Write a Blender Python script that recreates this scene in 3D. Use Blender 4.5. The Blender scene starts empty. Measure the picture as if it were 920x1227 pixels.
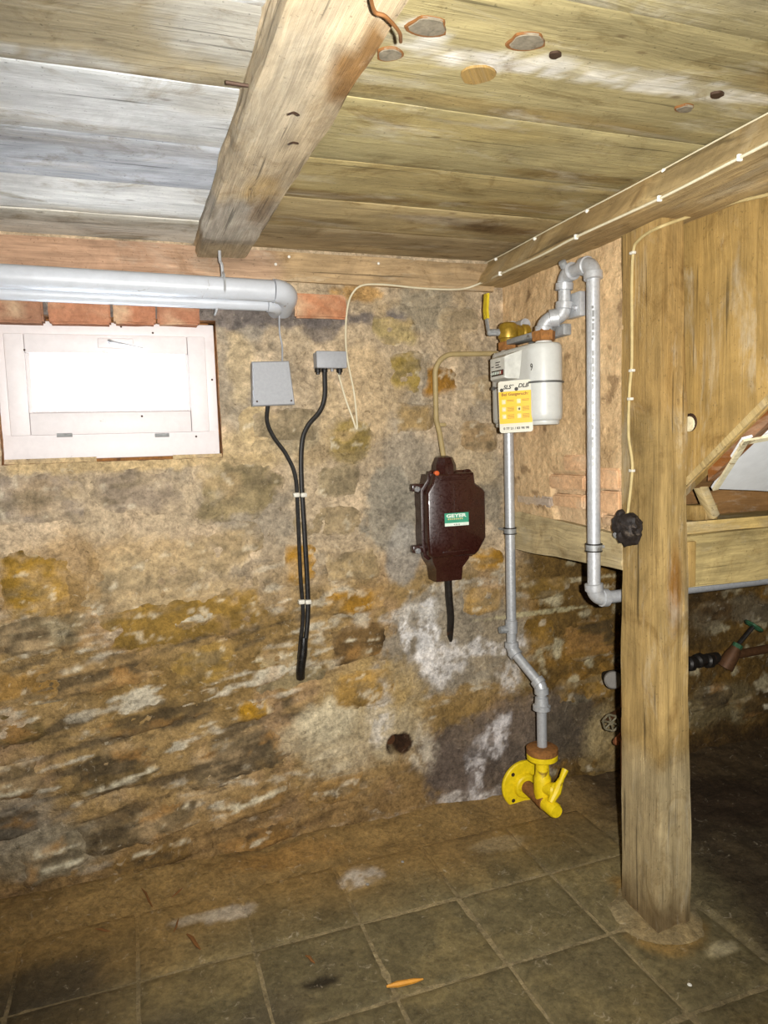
import bpy, bmesh, math, random
import numpy as np
from mathutils import Vector, Matrix
random.seed(7)
# ------------------------------------------------------------------ camera, light, exposure
FPX = 853.7
YAW, PITCH, ROLL = (math.radians(a) for a in (19.404, 5.44, -1.781))
EYE = Vector((0, 0, 1.42))
_cy, _sy, _cp, _sp = math.cos(YAW), math.sin(YAW), math.cos(PITCH), math.sin(PITCH)
FW = Vector((_sy*_cp, _cy*_cp, -_sp)); _r = Vector((_cy, -_sy, 0)); _u = _r.cross(FW)
RT = _r*math.cos(ROLL) + _u*math.sin(ROLL); UP = -_r*math.sin(ROLL) + _u*math.cos(ROLL)
sc = bpy.context.scene
col = sc.collection
cam = bpy.data.cameras.new('camera'); co = bpy.data.objects.new('camera', cam); col.objects.link(co)
M3 = Matrix((RT, UP, -FW)).transposed()
co.matrix_world = Matrix.Translation(EYE) @ M3.to_4x4()
cam.sensor_fit = 'VERTICAL'; cam.sensor_height = 36; cam.sensor_width = 27; cam.lens = FPX/1227*36; cam.clip_start = .02
sc.camera = co
w = bpy.data.worlds.new('overcast_sky'); sc.world = w; w.use_nodes = True
bg = w.node_tree.nodes['Background']; bg.inputs[0].default_value = (.82, .91, 1, 1); bg.inputs[1].default_value = 22
fl = bpy.data.lights.new('camera_flash', 'SPOT'); fl.energy = 330; fl.color = (1, .975, .93)
fl.spot_size = math.radians(104); fl.spot_blend = .75; fl.shadow_soft_size = .012
flo = bpy.data.objects.new('camera_flash', fl); col.objects.link(flo)
flo.matrix_world = Matrix.Translation(EYE + RT*.075 + UP*.015) @ M3.to_4x4() @ Matrix.Rotation(math.radians(2), 4, 'X')
sc.view_settings.view_transform = 'Standard'; sc.view_settings.look = 'None'
sc.view_settings.gamma = 1; sc.view_settings.use_curve_mapping = False
sc.view_settings.exposure = 0.0

# ------------------------------------------------------------------ measuring: photograph point on a plane of the room
def _ray(x, y): return FW + RT*((x-460)/FPX) - UP*((y-613.5)/FPX)
def onY(x, y, Y): d = _ray(x, y); return EYE + d*(Y/d.y)
def onX(x, y, X): d = _ray(x, y); return EYE + d*(X/d.x)
def onZ(x, y, Z): d = _ray(x, y); return EYE + d*((Z-EYE.z)/d.z)
YB, XR, ZC = 2.41, 1.345, 2.078

# ------------------------------------------------------------------ noise and paint (numpy)
def _hash(i, j, s):
    h = np.sin(i*127.1 + j*311.7 + s*74.7)*43758.5453
    return h - np.floor(h)
def vnoise(x, y, s=0):
    i, j = np.floor(x), np.floor(y); a, b = x-i, y-j
    a = a*a*(3-2*a); b = b*b*(3-2*b)
    return (_hash(i, j, s)*(1-a)+_hash(i+1, j, s)*a)*(1-b) + (_hash(i, j+1, s)*(1-a)+_hash(i+1, j+1, s)*a)*b
def fbm(x, y, f=1, n=4, s=0, g=.5):
    x = np.asarray(x, float)*f; y = np.asarray(y, float)*f; t = 0; a = 1; w_ = 0
    for k in range(n):
        t = t + a*vnoise(x+k*17.3, y-k*9.1, s+k); w_ += a; a *= g; x = x*2.03; y = y*2.03
    return t/w_*2-1
def ss(a, b, t):
    t = np.clip((t-a)/(b-a), 0, 1); return t*t*(3-2*t)
def lin(c):
    c = np.asarray(c, float)/255; return np.where(c < .04045, c/12.92, ((c+.055)/1.055)**2.4)
def mixc(A, B, m): return A*(1-m[..., None]) + np.asarray(B)*m[..., None]
def blob(C, x, y, cx, cy, rx, ry, c, k=1, soft=.35, seed=0, ang=0, warp=.35):
    dx, dy = x-cx, y-cy
    if ang: ca, sa = math.cos(ang), math.sin(ang); dx, dy = dx*ca+dy*sa, -dx*sa+dy*ca
    r = min(rx, ry)
    sel = (np.abs(dx) < rx*1.9+.02) & (np.abs(dy) < ry*1.9+.02)
    if not sel.any(): return C
    X, Y = x[sel], y[sel]
    d = np.sqrt((dx[sel]/rx)**2+(dy[sel]/ry)**2)
    d = d + warp*fbm(X, Y, .7/r, 4, seed+int(cx*91)%50) + .12*fbm(X, Y, 60, 2, seed)
    d = d + .22*fbm(X, Y, 26, 4, seed+2)
    m = k*(1-ss(1-soft*.6, 1+soft*.6, d))
    if min(c) > 160: m = m*(.25+.75*ss(-.22, .12, fbm(X, Y, 34, 5, seed+4, .65)))
    C = C.copy(); C[sel] = mixc(C[sel], lin(c), m)
    return C

# ------------------------------------------------------------------ materials
def nt(name):
    m = bpy.data.materials.new(name); m.use_nodes = True
    t = m.node_tree; b = t.nodes['Principled BSDF']
    return m, t, b
def N(t, ty, **kw):
    n = t.nodes.new(ty)
    for k, v in kw.items():
        if k.startswith('i_'): n.inputs[int(k[2:])].default_value = v
        else: setattr(n, k, v)
    return n
def noise(t, vec, scale, detail=4, rough=.6, dist=0):
    n = N(t, 'ShaderNodeTexNoise'); n.inputs['Scale'].default_value = scale; n.inputs['Detail'].default_value = detail
    n.inputs['Roughness'].default_value = rough; n.inputs['Distortion'].default_value = dist
    t.links.new(vec, n.inputs['Vector']); return n.outputs['Fac']
def mrange(t, v, a, b, c, d):
    n = N(t, 'ShaderNodeMapRange'); t.links.new(v, n.inputs[0])
    for i, q in enumerate((a, b, c, d)): n.inputs[i+1].default_value = q
    return n.outputs[0]
def math_(t, op, a, b=None):
    n = N(t, 'ShaderNodeMath', operation=op)
    for i, q in enumerate((a, b)):
        if q is None: continue
        if isinstance(q, (int, float)): n.inputs[i].default_value = q
        else: t.links.new(q, n.inputs[i])
    return n.outputs[0]
def mixrgb(t, fac, a, b, mode='MIX'):
    n = N(t, 'ShaderNodeMix', data_type='RGBA', blend_type=mode)
    for s, q in ((n.inputs[0], fac), (n.inputs[6], a), (n.inputs[7], b)):
        if isinstance(q, (int, float)): s.default_value = q
        elif isinstance(q, tuple): s.default_value = q
        else: t.links.new(q, s)
    return n.outputs[2]
def l4(c): return tuple(lin(c))+(1.,)
def objvec(t, random_off=True):
    tc = N(t, 'ShaderNodeTexCoord')
    if not random_off: return tc.outputs['Object']
    oi = N(t, 'ShaderNodeObjectInfo'); v = N(t, 'ShaderNodeVectorMath', operation='ADD')
    m = math_(t, 'MULTIPLY', oi.outputs['Random'], 37.0)
    t.links.new(tc.outputs['Object'], v.inputs[0]); t.links.new(m, v.inputs[1]); return v.outputs[0]
def bump(t, b, h, strength, dist):
    n = N(t, 'ShaderNodeBump'); n.inputs['Strength'].default_value = strength; n.inputs['Distance'].default_value = dist
    t.links.new(h, n.inputs['Height']); t.links.new(n.outputs[0], b.inputs['Normal'])
def painted(name, rough=.85, spec=.25, grit=1., bmp=.6, bd=.012, speck=.5):
    m, t, b = nt(name); v = objvec(t)
    at = N(t, 'ShaderNodeAttribute', attribute_name='Col')
    n1 = noise(t, v, 11, 10, .74, .6); n2 = noise(t, v, 60, 8, .75, .3); n3 = noise(t, v, 190, 4, .7); n4 = noise(t, v, 27, 9, .72, 1.2)
    k = math_(t, 'MULTIPLY', mrange(t, n1, .32, .68, 1-.42*grit, 1+.36*grit), mrange(t, n2, .34, .66, 1-.42*grit, 1+.38*grit))
    k = math_(t, 'MULTIPLY', k, mrange(t, n3, .62, .72, 1, 1-speck)); k = math_(t, 'MULTIPLY', k, mrange(t, n3, .28, .36, 1+.5*speck, 1))
    c = mixrgb(t, 1.0, at.outputs['Color'], k, 'MULTIPLY')
    hi = mixrgb(t, .55, c, l4((206, 192, 166)), 'MIX'); c = mixrgb(t, mrange(t, n4, .60, .68, 0, .75*grit), c, hi)
    dk = mixrgb(t, 1., c, (.42, .40, .36, 1), 'MULTIPLY'); c = mixrgb(t, mrange(t, n4, .40, .33, 0, .8*grit), c, dk)
    t.links.new(c, b.inputs['Base Color'])
    b.inputs['Specular IOR Level'].default_value = spec
    t.links.new(mrange(t, n2, .3, .7, rough-.12, min(1, rough+.1)), b.inputs['Roughness'])
    h = math_(t, 'ADD', math_(t, 'MULTIPLY', n1, 1.0), math_(t, 'ADD', math_(t, 'MULTIPLY', n2, .7), math_(t, 'ADD', math_(t, 'MULTIPLY', n4, .8), math_(t, 'MULTIPLY', n3, .25))))
    bump(t, b, h, bmp, bd)
    return m
def wood(name, axis, c=None, rough=.7, grain=1., knots=1., scale=1., spec=.2, bmp=.5, stain=1.):
    """weathered timber: grain along axis; colour from the Col attribute or c"""
    m, t, b = nt(name); v = objvec(t)
    s = N(t, 'ShaderNodeSeparateXYZ'); t.links.new(v, s.inputs[0])
    o = {'x': (0, 1, 2), 'y': (1, 0, 2), 'z': (2, 0, 1)}[axis]
    u = s.outputs[o[0]]; q = math_(t, 'SUBTRACT', s.outputs[o[1]], math_(t, 'MULTIPLY', s.outputs[o[2]], .77))
    def vec(a, b_):
        n = N(t, 'ShaderNodeCombineXYZ'); t.links.new(math_(t, 'MULTIPLY', u, a*scale), n.inputs[0]); t.links.new(math_(t, 'MULTIPLY', q, b_*scale), n.inputs[1]); return n.outputs[0]
    vo = N(t, 'ShaderNodeTexVoronoi', voronoi_dimensions='2D'); vo.inputs['Scale'].default_value = 1
    t.links.new(vec(2.1, 4.6), vo.inputs['Vector']); d = vo.outputs['Distance']
    near = mrange(t, d, .0, .24, 1, 0)
    warp = math_(t, 'MULTIPLY', near, .16*knots)
    n = N(t, 'ShaderNodeCombineXYZ')
    t.links.new(math_(t, 'MULTIPLY', u, 2.2*scale), n.inputs[0]); t.links.new(math_(t, 'ADD', math_(t, 'MULTIPLY', q, 30*scale), math_(t, 'MULTIPLY', warp, 4)), n.inputs[1])
    g = noise(t, n.outputs[0], 1.4, 9, .68, .35)
    n2 = N(t, 'ShaderNodeCombineXYZ')
    t.links.new(math_(t, 'MULTIPLY', u, 5*scale), n2.inputs[0]); t.links.new(math_(t, 'ADD', math_(t, 'MULTIPLY', q, 190*scale), math_(t, 'MULTIPLY', warp, 26)), n2.inputs[1])
    fib = noise(t, n2.outputs[0], 1, 6, .7, .2)
    pat = noise(t, vec(3, 6), 1.4, 9, .72, .8); fine = noise(t, v, 120, 3, .6)
    k = math_(t, 'MULTIPLY', mrange(t, g, .3, .7, 1-.32*grain, 1+.25*grain), mrange(t, fib, .28, .72, 1-.28*grain, 1+.2*grain))
    k = math_(t, 'MULTIPLY', k, mrange(t, pat, .3, .7, .70, 1.28))
    k = math_(t, 'MULTIPLY', k, mrange(t, fine, .64, .72, 1, .55))
    crk = noise(t, vec(1.6, 60), 1.2, 3, .5, .15); k = math_(t, 'MULTIPLY', k, mrange(t, crk, .30, .36, .45, 1))
    if c is None:
        at = N(t, 'ShaderNodeAttribute', attribute_name='Col'); base = at.outputs['Color']
    else: base = l4(c)
    st1 = noise(t, vec(4.5, 7), 1.0, 10, .74, 1.0); st2 = noise(t, vec(2.6, 9), 1.0, 9, .72, .6)
    dirt = mixrgb(t, 1., base, (.50, .42, .30, 1), 'MULTIPLY'); base = mixrgb(t, mrange(t, st1, .53, .70, 0, .75*stain), base, dirt)
    pale = mixrgb(t, .6, base, l4((192, 186, 168))); base = mixrgb(t, mrange(t, st2, .54, .70, 0, .7*stain), base, pale)
    cc = mixrgb(t, 1.0, base, k, 'MULTIPLY')
    if knots:
        kn = mrange(t, math_(t, 'ADD', d, math_(t, 'MULTIPLY', fib, .02)), .022, .042, .7*knots, 0)
        cc = mixrgb(t, kn, cc, l4((70, 48, 26)))
    t.links.new(cc, b.inputs['Base Color']); b.inputs['Roughness'].default_value = rough; b.inputs['Specular IOR Level'].default_value = spec
    h = math_(t, 'ADD', math_(t, 'MULTIPLY', g, 1.), math_(t, 'MULTIPLY', fib, .6))
    bump(t, b, h, bmp, .006)
    return m
def plain(name, c, rough=.5, metal=0., spec=.5, mott=.15, ms=40, dirt=None, dirt_k=0., bmp=.0, coat=0.):
    m, t, b = nt(name); v = objvec(t)
    n1 = noise(t, v, ms, 5, .65, .3); n2 = noise(t, v, ms*.3, 5, .7, .6)
    k = mrange(t, n1, .3, .7, 1-mott, 1+mott)
    cc = mixrgb(t, 1.0, l4(c), k, 'MULTIPLY')
    if dirt: cc = mixrgb(t, mrange(t, n2, .62-.3*dirt_k, .70-.15*dirt_k, 0, .9), cc, l4(dirt))
    t.links.new(cc, b.inputs['Base Color']); b.inputs['Metallic'].default_value = metal
    t.links.new(mrange(t, n1, .3, .7, max(.05, rough-.08), min(1, rough+.1)), b.inputs['Roughness'])
    b.inputs['Specular IOR Level'].default_value = spec; b.inputs['Coat Weight'].default_value = coat
    if bmp: bump(t, b, n1, bmp, .004)
    return m
MAT = dict(
    wall=painted('lime_mortar_wall', .88, .18, 1., .75, .014), stone=painted('rubble_stone', .8, .22, .9, .7, .012),
    plaster=painted('loam_plaster', .9, .15, .5, .8, .010), brick=painted('old_brick', .88, .15, .5, .6, .008),
    earth=painted('trodden_earth', .75, .3, .9, .6, .010), tile=painted('concrete_paver', .62, .35, .85, .4, .006, .6),
    plank_x=wood('ceiling_plank_wood', 'x', None, .75, .62, .7, 1., stain=1.35), beam_y=wood('hewn_beam_wood', 'y', None, .75, 1., .6, 1.2),
    beam_x=wood('wall_plate_wood', 'x', None, .8, 1., .5, 1.2), post_z=wood('post_wood', 'z', None, .72, .9, .5, 1.2),
    board_z=wood('board_wood', 'z', (154, 126, 74), .6, .7, .5, .9, .3, stain=1.3), trim_y=wood('stained_trim_wood', 'y', (120, 74, 34), .5, .6, 0, 1., .3),
    beam_x2=wood('alcove_beam_wood', 'x', (176, 154, 106), .7, .9, .4, 1.2), soffit=wood('soffit_wood', 'x', (120, 88, 52), .7, .8, .6, 1.),
    white_board=plain('chipped_white_paint', (222, 224, 224), .5, 0, .4, .06, 30), cream=plain('cream_paint', (214, 204, 170), .6, 0, .3, .2, 60, (140, 118, 80), .25),
    window=plain('white_window_paint', (214, 208, 208), .5, 0, .4, .05, 40, (160, 148, 135), -.15),
    grey_pvc=plain('grey_drain_plastic', (186, 190, 196), .35, 0, .45, .05, 30, (120, 112, 100), -.2),
    box_grey=plain('grey_box_plastic', (150, 152, 156), .5, 0, .35, .08, 90, (100, 92, 84), -.2),
    black=plain('black_rubber', (26, 24, 22), .42, 0, .5, .3, 80), sleeve=plain('black_tape', (22, 20, 18), .3, 0, .5, .3, 60),
    clipw=plain('ivory_clip', (200, 196, 184), .5), cablew=plain('ivory_cable', (205, 196, 168), .5, 0, .4, .1), cablebeige=plain('beige_cable', (178, 160, 112), .55, 0, .4, .15),
    conduit=plain('beige_conduit', (158, 140, 98), .5, 0, .4, .12), galv=plain('galvanised_steel', (176, 178, 180), .40, .35, .5, .14, 110, (128, 120, 108), -.1, .1),
    galv_dull=plain('dull_zinc_fitting', (150, 152, 152), .5, .35, .5, .25, 90, (95, 88, 78), .1, .3),
    pipe_dark=plain('grey_painted_pipe', (120, 122, 128), .55, .1, .4, .15, 60), black_iron=plain('black_iron', (40, 36, 32), .5, .4, .5, .4, 60, (80, 52, 30), .1),
    rust=plain('rusted_steel', (136, 92, 48), .8, .1, .3, .4, 70, (82, 54, 32), .1, .5), brass=plain('aged_brass', (158, 128, 44), .38, .5, .5, .25, 80, (90, 68, 24), .1),
    steel=plain('bright_bolt', (190, 192, 196), .3, .7), brown_box=plain('brown_bakelite_enamel', (46, 20, 15), .3, 0, .5, .25, 120, (80, 58, 44), -.2, .05, .3),
    yellow=plain('yellow_gas_paint', (222, 194, 20), .45, 0, .4, .15, 50, (120, 88, 24), .0, .2), yellow_lever=plain('yellow_lever', (196, 172, 30), .45),
    meter=plain('meter_grey_enamel', (186, 187, 182), .38, 0, .45, .04, 60, (150, 140, 120), -.25), seam=plain('meter_seam', (96, 96, 94), .4, .4),
    counter=plain('counter_plate', (196, 196, 188), .4), dial=plain('counter_window', (40, 30, 30), .2), dialred=plain('counter_red', (120, 40, 34), .3),
    tagw=plain('tag_white', (192, 188, 172), .4, 0, .4, .03), tagy=plain('tag_yellow', (212, 168, 4), .4, 0, .4, .04), ink=plain('printed_ink', (40, 34, 26), .6), inky=plain('printed_ink_brown', (110, 66, 6), .6), picto=plain('pictogram_grey', (206, 190, 130), .6),
    green=plain('green_label', (62, 148, 118), .45, 0, .4, .06), orange=plain('orange_cap', (200, 90, 40), .5), inkw=plain('label_white_print', (214, 226, 214), .5),
    burnt=plain('charred_bakelite', (34, 28, 25), .6, 0, .35, .6, 60, (96, 84, 72), .25, 1.), copper=plain('copper_tube', (176, 112, 76), .45, .3), wheel=plain('grey_handwheel', (108, 100, 78), .6, .2, .4, .3, 60, (60, 50, 34), .1),
    green_wheel=plain('green_handwheel', (50, 92, 62), .55, .1, .4, .4, 60, (40, 50, 40), .1), valve_brown=plain('brown_valve_body', (94, 64, 40), .6, .3, .4, .3, 60), nail=plain('nail_iron', (70, 52, 40), .6, .5),
    twig=plain('dry_twig', (112, 72, 30), .8), chip=plain('wood_chip', (198, 136, 40), .7), knotgrey=plain('grey_knot_wood', (118, 110, 94), .85, 0, .15, .35, 70, (92, 80, 62), .15), lead=plain('lead_collar', (122, 118, 112), .7), plugw=plain('white_plug', (226, 224, 214), .5),
    shell=plain('cellar_plaster', (150, 130, 100), .9, 0, .2, .2, 8), loam=plain('dark_cavity', (74, 48, 30), .9, 0, .1, .4, 60, (44, 30, 20), .2, .6))  # cavity tone darkened to stand for shade in the wall hole
m, t, b = nt('window_glass')
tr = N(t, 'ShaderNodeBsdfTransparent'); mx = N(t, 'ShaderNodeMixShader'); mx.inputs[0].default_value = .06
b.inputs['Roughness'].default_value = .05; b.inputs['Base Color'].default_value = (.9, .93, .95, 1)
t.links.new(tr.outputs[0], mx.inputs[1]); t.links.new(b.outputs[0], mx.inputs[2]); t.links.new(mx.outputs[0], t.nodes['Material Output'].inputs[0])
MAT['glass'] = m

# ------------------------------------------------------------------ mesh helpers
def root_off(o):
    v = Vector((0, 0, 0))
    while o: v += o.location; o = o.parent
    return v
def tag(o, label=None, cat=None, group=None, kind=None):
    for k, q in (('label', label), ('category', cat), ('group', group), ('kind', kind)):
        if q: o[k] = q
    return o
def empty(name, loc, label, cat, group=None):
    o = bpy.data.objects.new(name, None); o.empty_display_size = .05; o.location = loc; col.objects.link(o)
    return tag(o, label, cat, group)
def mkobj(name, V, F, mat, parent=None, smooth=35, colr=None, origin=True):
    V = np.asarray(V, float)
    if parent: off = np.array(root_off(parent))
    elif origin: off = (V.min(0)+V.max(0))/2; off[2] = V[:, 2].min()
    else: off = np.zeros(3)
    me = bpy.data.meshes.new(name); me.from_pydata((V-off).tolist(), [], F); me.update()
    if smooth:
        me.polygons.foreach_set('use_smooth', [True]*len(me.polygons)); me.set_sharp_from_angle(angle=math.radians(smooth))
    if colr is not None:
        a = me.attributes.new('Col', 'FLOAT_COLOR', 'POINT')
        a.data.foreach_set('color', np.concatenate([np.asarray(colr), np.ones((len(V), 1))], 1).astype(np.float32).ravel())
    me.materials.append(MAT[mat] if isinstance(mat, str) else mat)
    o = bpy.data.objects.new(name, me); col.objects.link(o)
    if parent: o.parent = parent
    else: o.location = off.tolist()
    return o
class MB:
    def __init__(s): s.v = []; s.f = []
    def add(s, V, F):
        n = len(s.v); s.v += [tuple(q) for q in V]; s.f += [tuple(i+n for i in q) for q in F]; return s
    def box(s, c, d, bev=0, rot=None, seg=2):
        bm = bmesh.new(); bmesh.ops.create_cube(bm, size=1); bmesh.ops.scale(bm, vec=d, verts=bm.verts)
        if bev: bmesh.ops.bevel(bm, geom=bm.edges[:], offset=bev, segments=seg, affect='EDGES', profile=.5)
        M = Matrix.Translation(c) @ (rot.to_4x4() if rot else Matrix.Identity(4))
        bm.verts.index_update(); s.add([M @ q.co for q in bm.verts], [[q.index for q in f.verts] for f in bm.faces]); bm.free(); return s
    def span(s, a, b, bev=0): return s.box([(p+q)/2 for p, q in zip(a, b)], [abs(p-q) for p, q in zip(a, b)], bev)
    def tube(s, P, r, seg=10, cap=True):
        P = [Vector(p) for p in P]; n = len(P); R = r if hasattr(r, '__len__') else [r]*n
        T = [((P[min(i+1, n-1)]-P[max(i-1, 0)]).normalized()) for i in range(n)]
        u = T[0].orthogonal().normalized(); V = []
        for i in range(n):
            u = (u - T[i]*u.dot(T[i])).normalized(); w_ = T[i].cross(u)
            V += [P[i]+(u*math.cos(a)+w_*math.sin(a))*R[i] for a in (2*math.pi*k/seg for k in range(seg))]
        F = [(i*seg+k, i*seg+(k+1) % seg, (i+1)*seg+(k+1) % seg, (i+1)*seg+k) for i in range(n-1) for k in range(seg)]
        if cap: F += [tuple(range(seg))[::-1], tuple((n-1)*seg+k for k in range(seg))]
        return s.add(V, F)
    def lathe(s, prof, o, axis, seg=24):
        """prof: (distance along axis, radius)"""
        o, a = Vector(o), Vector(axis).normalized(); u = a.orthogonal().normalized(); w_ = a.cross(u); V = []
        for h, r in prof: V += [o+a*h+(u*math.cos(t)+w_*math.sin(t))*max(r, 1e-5) for t in (2*math.pi*k/seg for k in range(seg))]
        n = len(prof); F = [(i*seg+k, i*seg+(k+1) % seg, (i+1)*seg+(k+1) % seg, (i+1)*seg+k) for i in range(n-1) for k in range(seg)]
        F += [tuple(range(seg))[::-1], tuple((n-1)*seg+k for k in range(seg))]
        return s.add(V, F)
    def loft(s, A, B):
        n = len(A); F = [(i, (i+1) % n, n+(i+1) % n, n+i) for i in range(n)] + [tuple(range(n))[::-1], tuple(range(n, 2*n))]
        return s.add(list(A)+list(B), F)
    def lofts(s, L):
        n = len(L[0]); F = [(j*n+i, j*n+(i+1) % n, (j+1)*n+(i+1) % n, (j+1)*n+i) for j in range(len(L)-1) for i in range(n)]
        F += [tuple(range(n))[::-1], tuple((len(L)-1)*n+i for i in range(n))]
        return s.add([q for l in L for q in l], F)
    def build(s, name, mat, parent=None, smooth=35): return mkobj(name, s.v, s.f, mat, parent, smooth)
def curve(P, n=8):
    P = [Vector(p) for p in P]; P = [P[0]*2-P[1]]+P+[P[-1]*2-P[-2]]; out = []
    for i in range(1, len(P)-2):
        a, b, c, d = P[i-1:i+3]
        for k in range(n):
            t = k/n; out.append(.5*((2*b)+(c-a)*t+(2*a-5*b+4*c-d)*t*t+(3*b-a-3*c+d)*t**3))
    return out+[P[-2]]
def grid_faces(nu, nv, skip=None):
    return [(j*nu+i, j*nu+i+1, (j+1)*nu+i+1, (j+1)*nu+i) for j in range(nv-1) for i in range(nu-1) if skip is None or not skip[j, i]]
def text(s, size, mat, parent, loc, rot, name='lettering', ext=.0003, shear=0, sx=1, bold=0, fit=0):
    cu = bpy.data.curves.new(name, 'FONT'); cu.body = s; cu.size = size; cu.extrude = ext; cu.align_x = 'LEFT'; cu.shear = shear; cu.resolution_u = 3; cu.offset = bold
    o = bpy.data.objects.new(name, cu); col.objects.link(o); me = bpy.data.meshes.new_from_object(o.evaluated_get(bpy.context.evaluated_depsgraph_get()))
    bpy.data.objects.remove(o)
    if fit: sx = fit/max(v.co.x for v in me.vertices)
    me.materials.clear(); me.materials.append(MAT[mat])
    o = bpy.data.objects.new(name, me); col.objects.link(o); o.parent = parent
    o.matrix_local = Matrix.Translation(Vector(loc)-root_off(parent)) @ rot.to_4x4() @ Matrix.Diagonal((sx, 1, 1, 1))
    return o
# wood timber with irregular hewn faces: a box of len along axis with painted patches
def timber(name, sections, mat, paint, parent=None, step=.02, jit=.004, seed=0, seg=5):
    """sections: list of (point list of the 4 corners) interpolated along the length"""
    A, B = [np.array(q, float) for q in sections]
    L = np.linalg.norm(B.mean(0)-A.mean(0)); n = max(2, int(L/step)); V = []
    for i in range(n+1):
        Q = A*(1-i/n)+B*(i/n); ring = []
        for k in range(4):
            a, b = Q[k], Q[(k+1) % 4]
            for j in range(seg):
                tt = j/seg
                if j == 0: tt = 0.0
                ring.append(a*(1-tt)+b*tt)
        ring = np.array(ring); c = ring.mean(0); s_ = np.linspace(0, 4*seg, 4*seg, endpoint=False)
        # rounded corners
        for k in range(4): ring[k*seg] = ring[k*seg]*.975+c*.025
        d = jit*fbm(np.full(4*seg, i*step*3.0), np.cos(s_/(4*seg)*6.283)*2+np.sin(s_/(4*seg)*6.283)*3, 1.3, 4, seed)
        ring += (ring-c)/np.maximum(np.linalg.norm(ring-c, axis=1)[:, None], 1e-6)*d[:, None]*2
        V.append(ring)
    m_ = 4*seg; V = np.concatenate(V)
    F = [(i*m_+k, i*m_+(k+1) % m_, (i+1)*m_+(k+1) % m_, (i+1)*m_+k) for i in range(n) for k in range(m_)]
    F += [tuple(range(m_))[::-1], tuple(n*m_+k for k in range(m_))]
    return mkobj(name, V, F, mat, parent, 40, paint(V))

# ================================================================== SETTING
# ---------------------------------------------------------------- back wall: mortar sheet with window opening, wall hole, stones, bricks
a, c_ = onY(-4, 383, 2.43), onY(261, 543, 2.43)
WX0, WX1, WZ0, WZ1 = a.x-.012, c_.x+.012, c_.z-.014, onY(130, 387, 2.43).z+.012
hole = onY(475, 893, YB)
xs = np.concatenate([np.linspace(-1.8, -.75, 12)[:-1], np.arange(-.75, 2.9, .0068), np.linspace(2.9, 3.4, 8)])
zs = np.arange(-.12, 2.22, .0068)
xs = np.sort(np.concatenate([xs, [WX0, WX1]])); zs = np.sort(np.concatenate([zs, [WZ0, WZ1]]))
X, Z = np.meshgrid(xs, zs)
disp = .012*fbm(X, Z, 2.2, 3, 1) + .007*fbm(X, Z, 12, 4, 2) + .0035*fbm(X, Z, 45, 3, 3)
_lw = (1-ss(.75, 1.0, Z))*(1-ss(.55, .85, X)); disp += _lw*.011*fbm(X*.6-Z*.15, Z*3.2-X*.55, 9, 5, 6)
disp *= np.where(Z > 1.9, .5, 1)
def wall_disp(x, z): return .012*fbm(x, z, 2.2, 3, 1)
dh = np.sqrt((X-hole.x)**2+(Z-hole.z)**2)/.036 + .25*fbm(X, Z, 25, 3, 9)
disp -= .09*(1-ss(.75, 1.05, dh))
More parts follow.
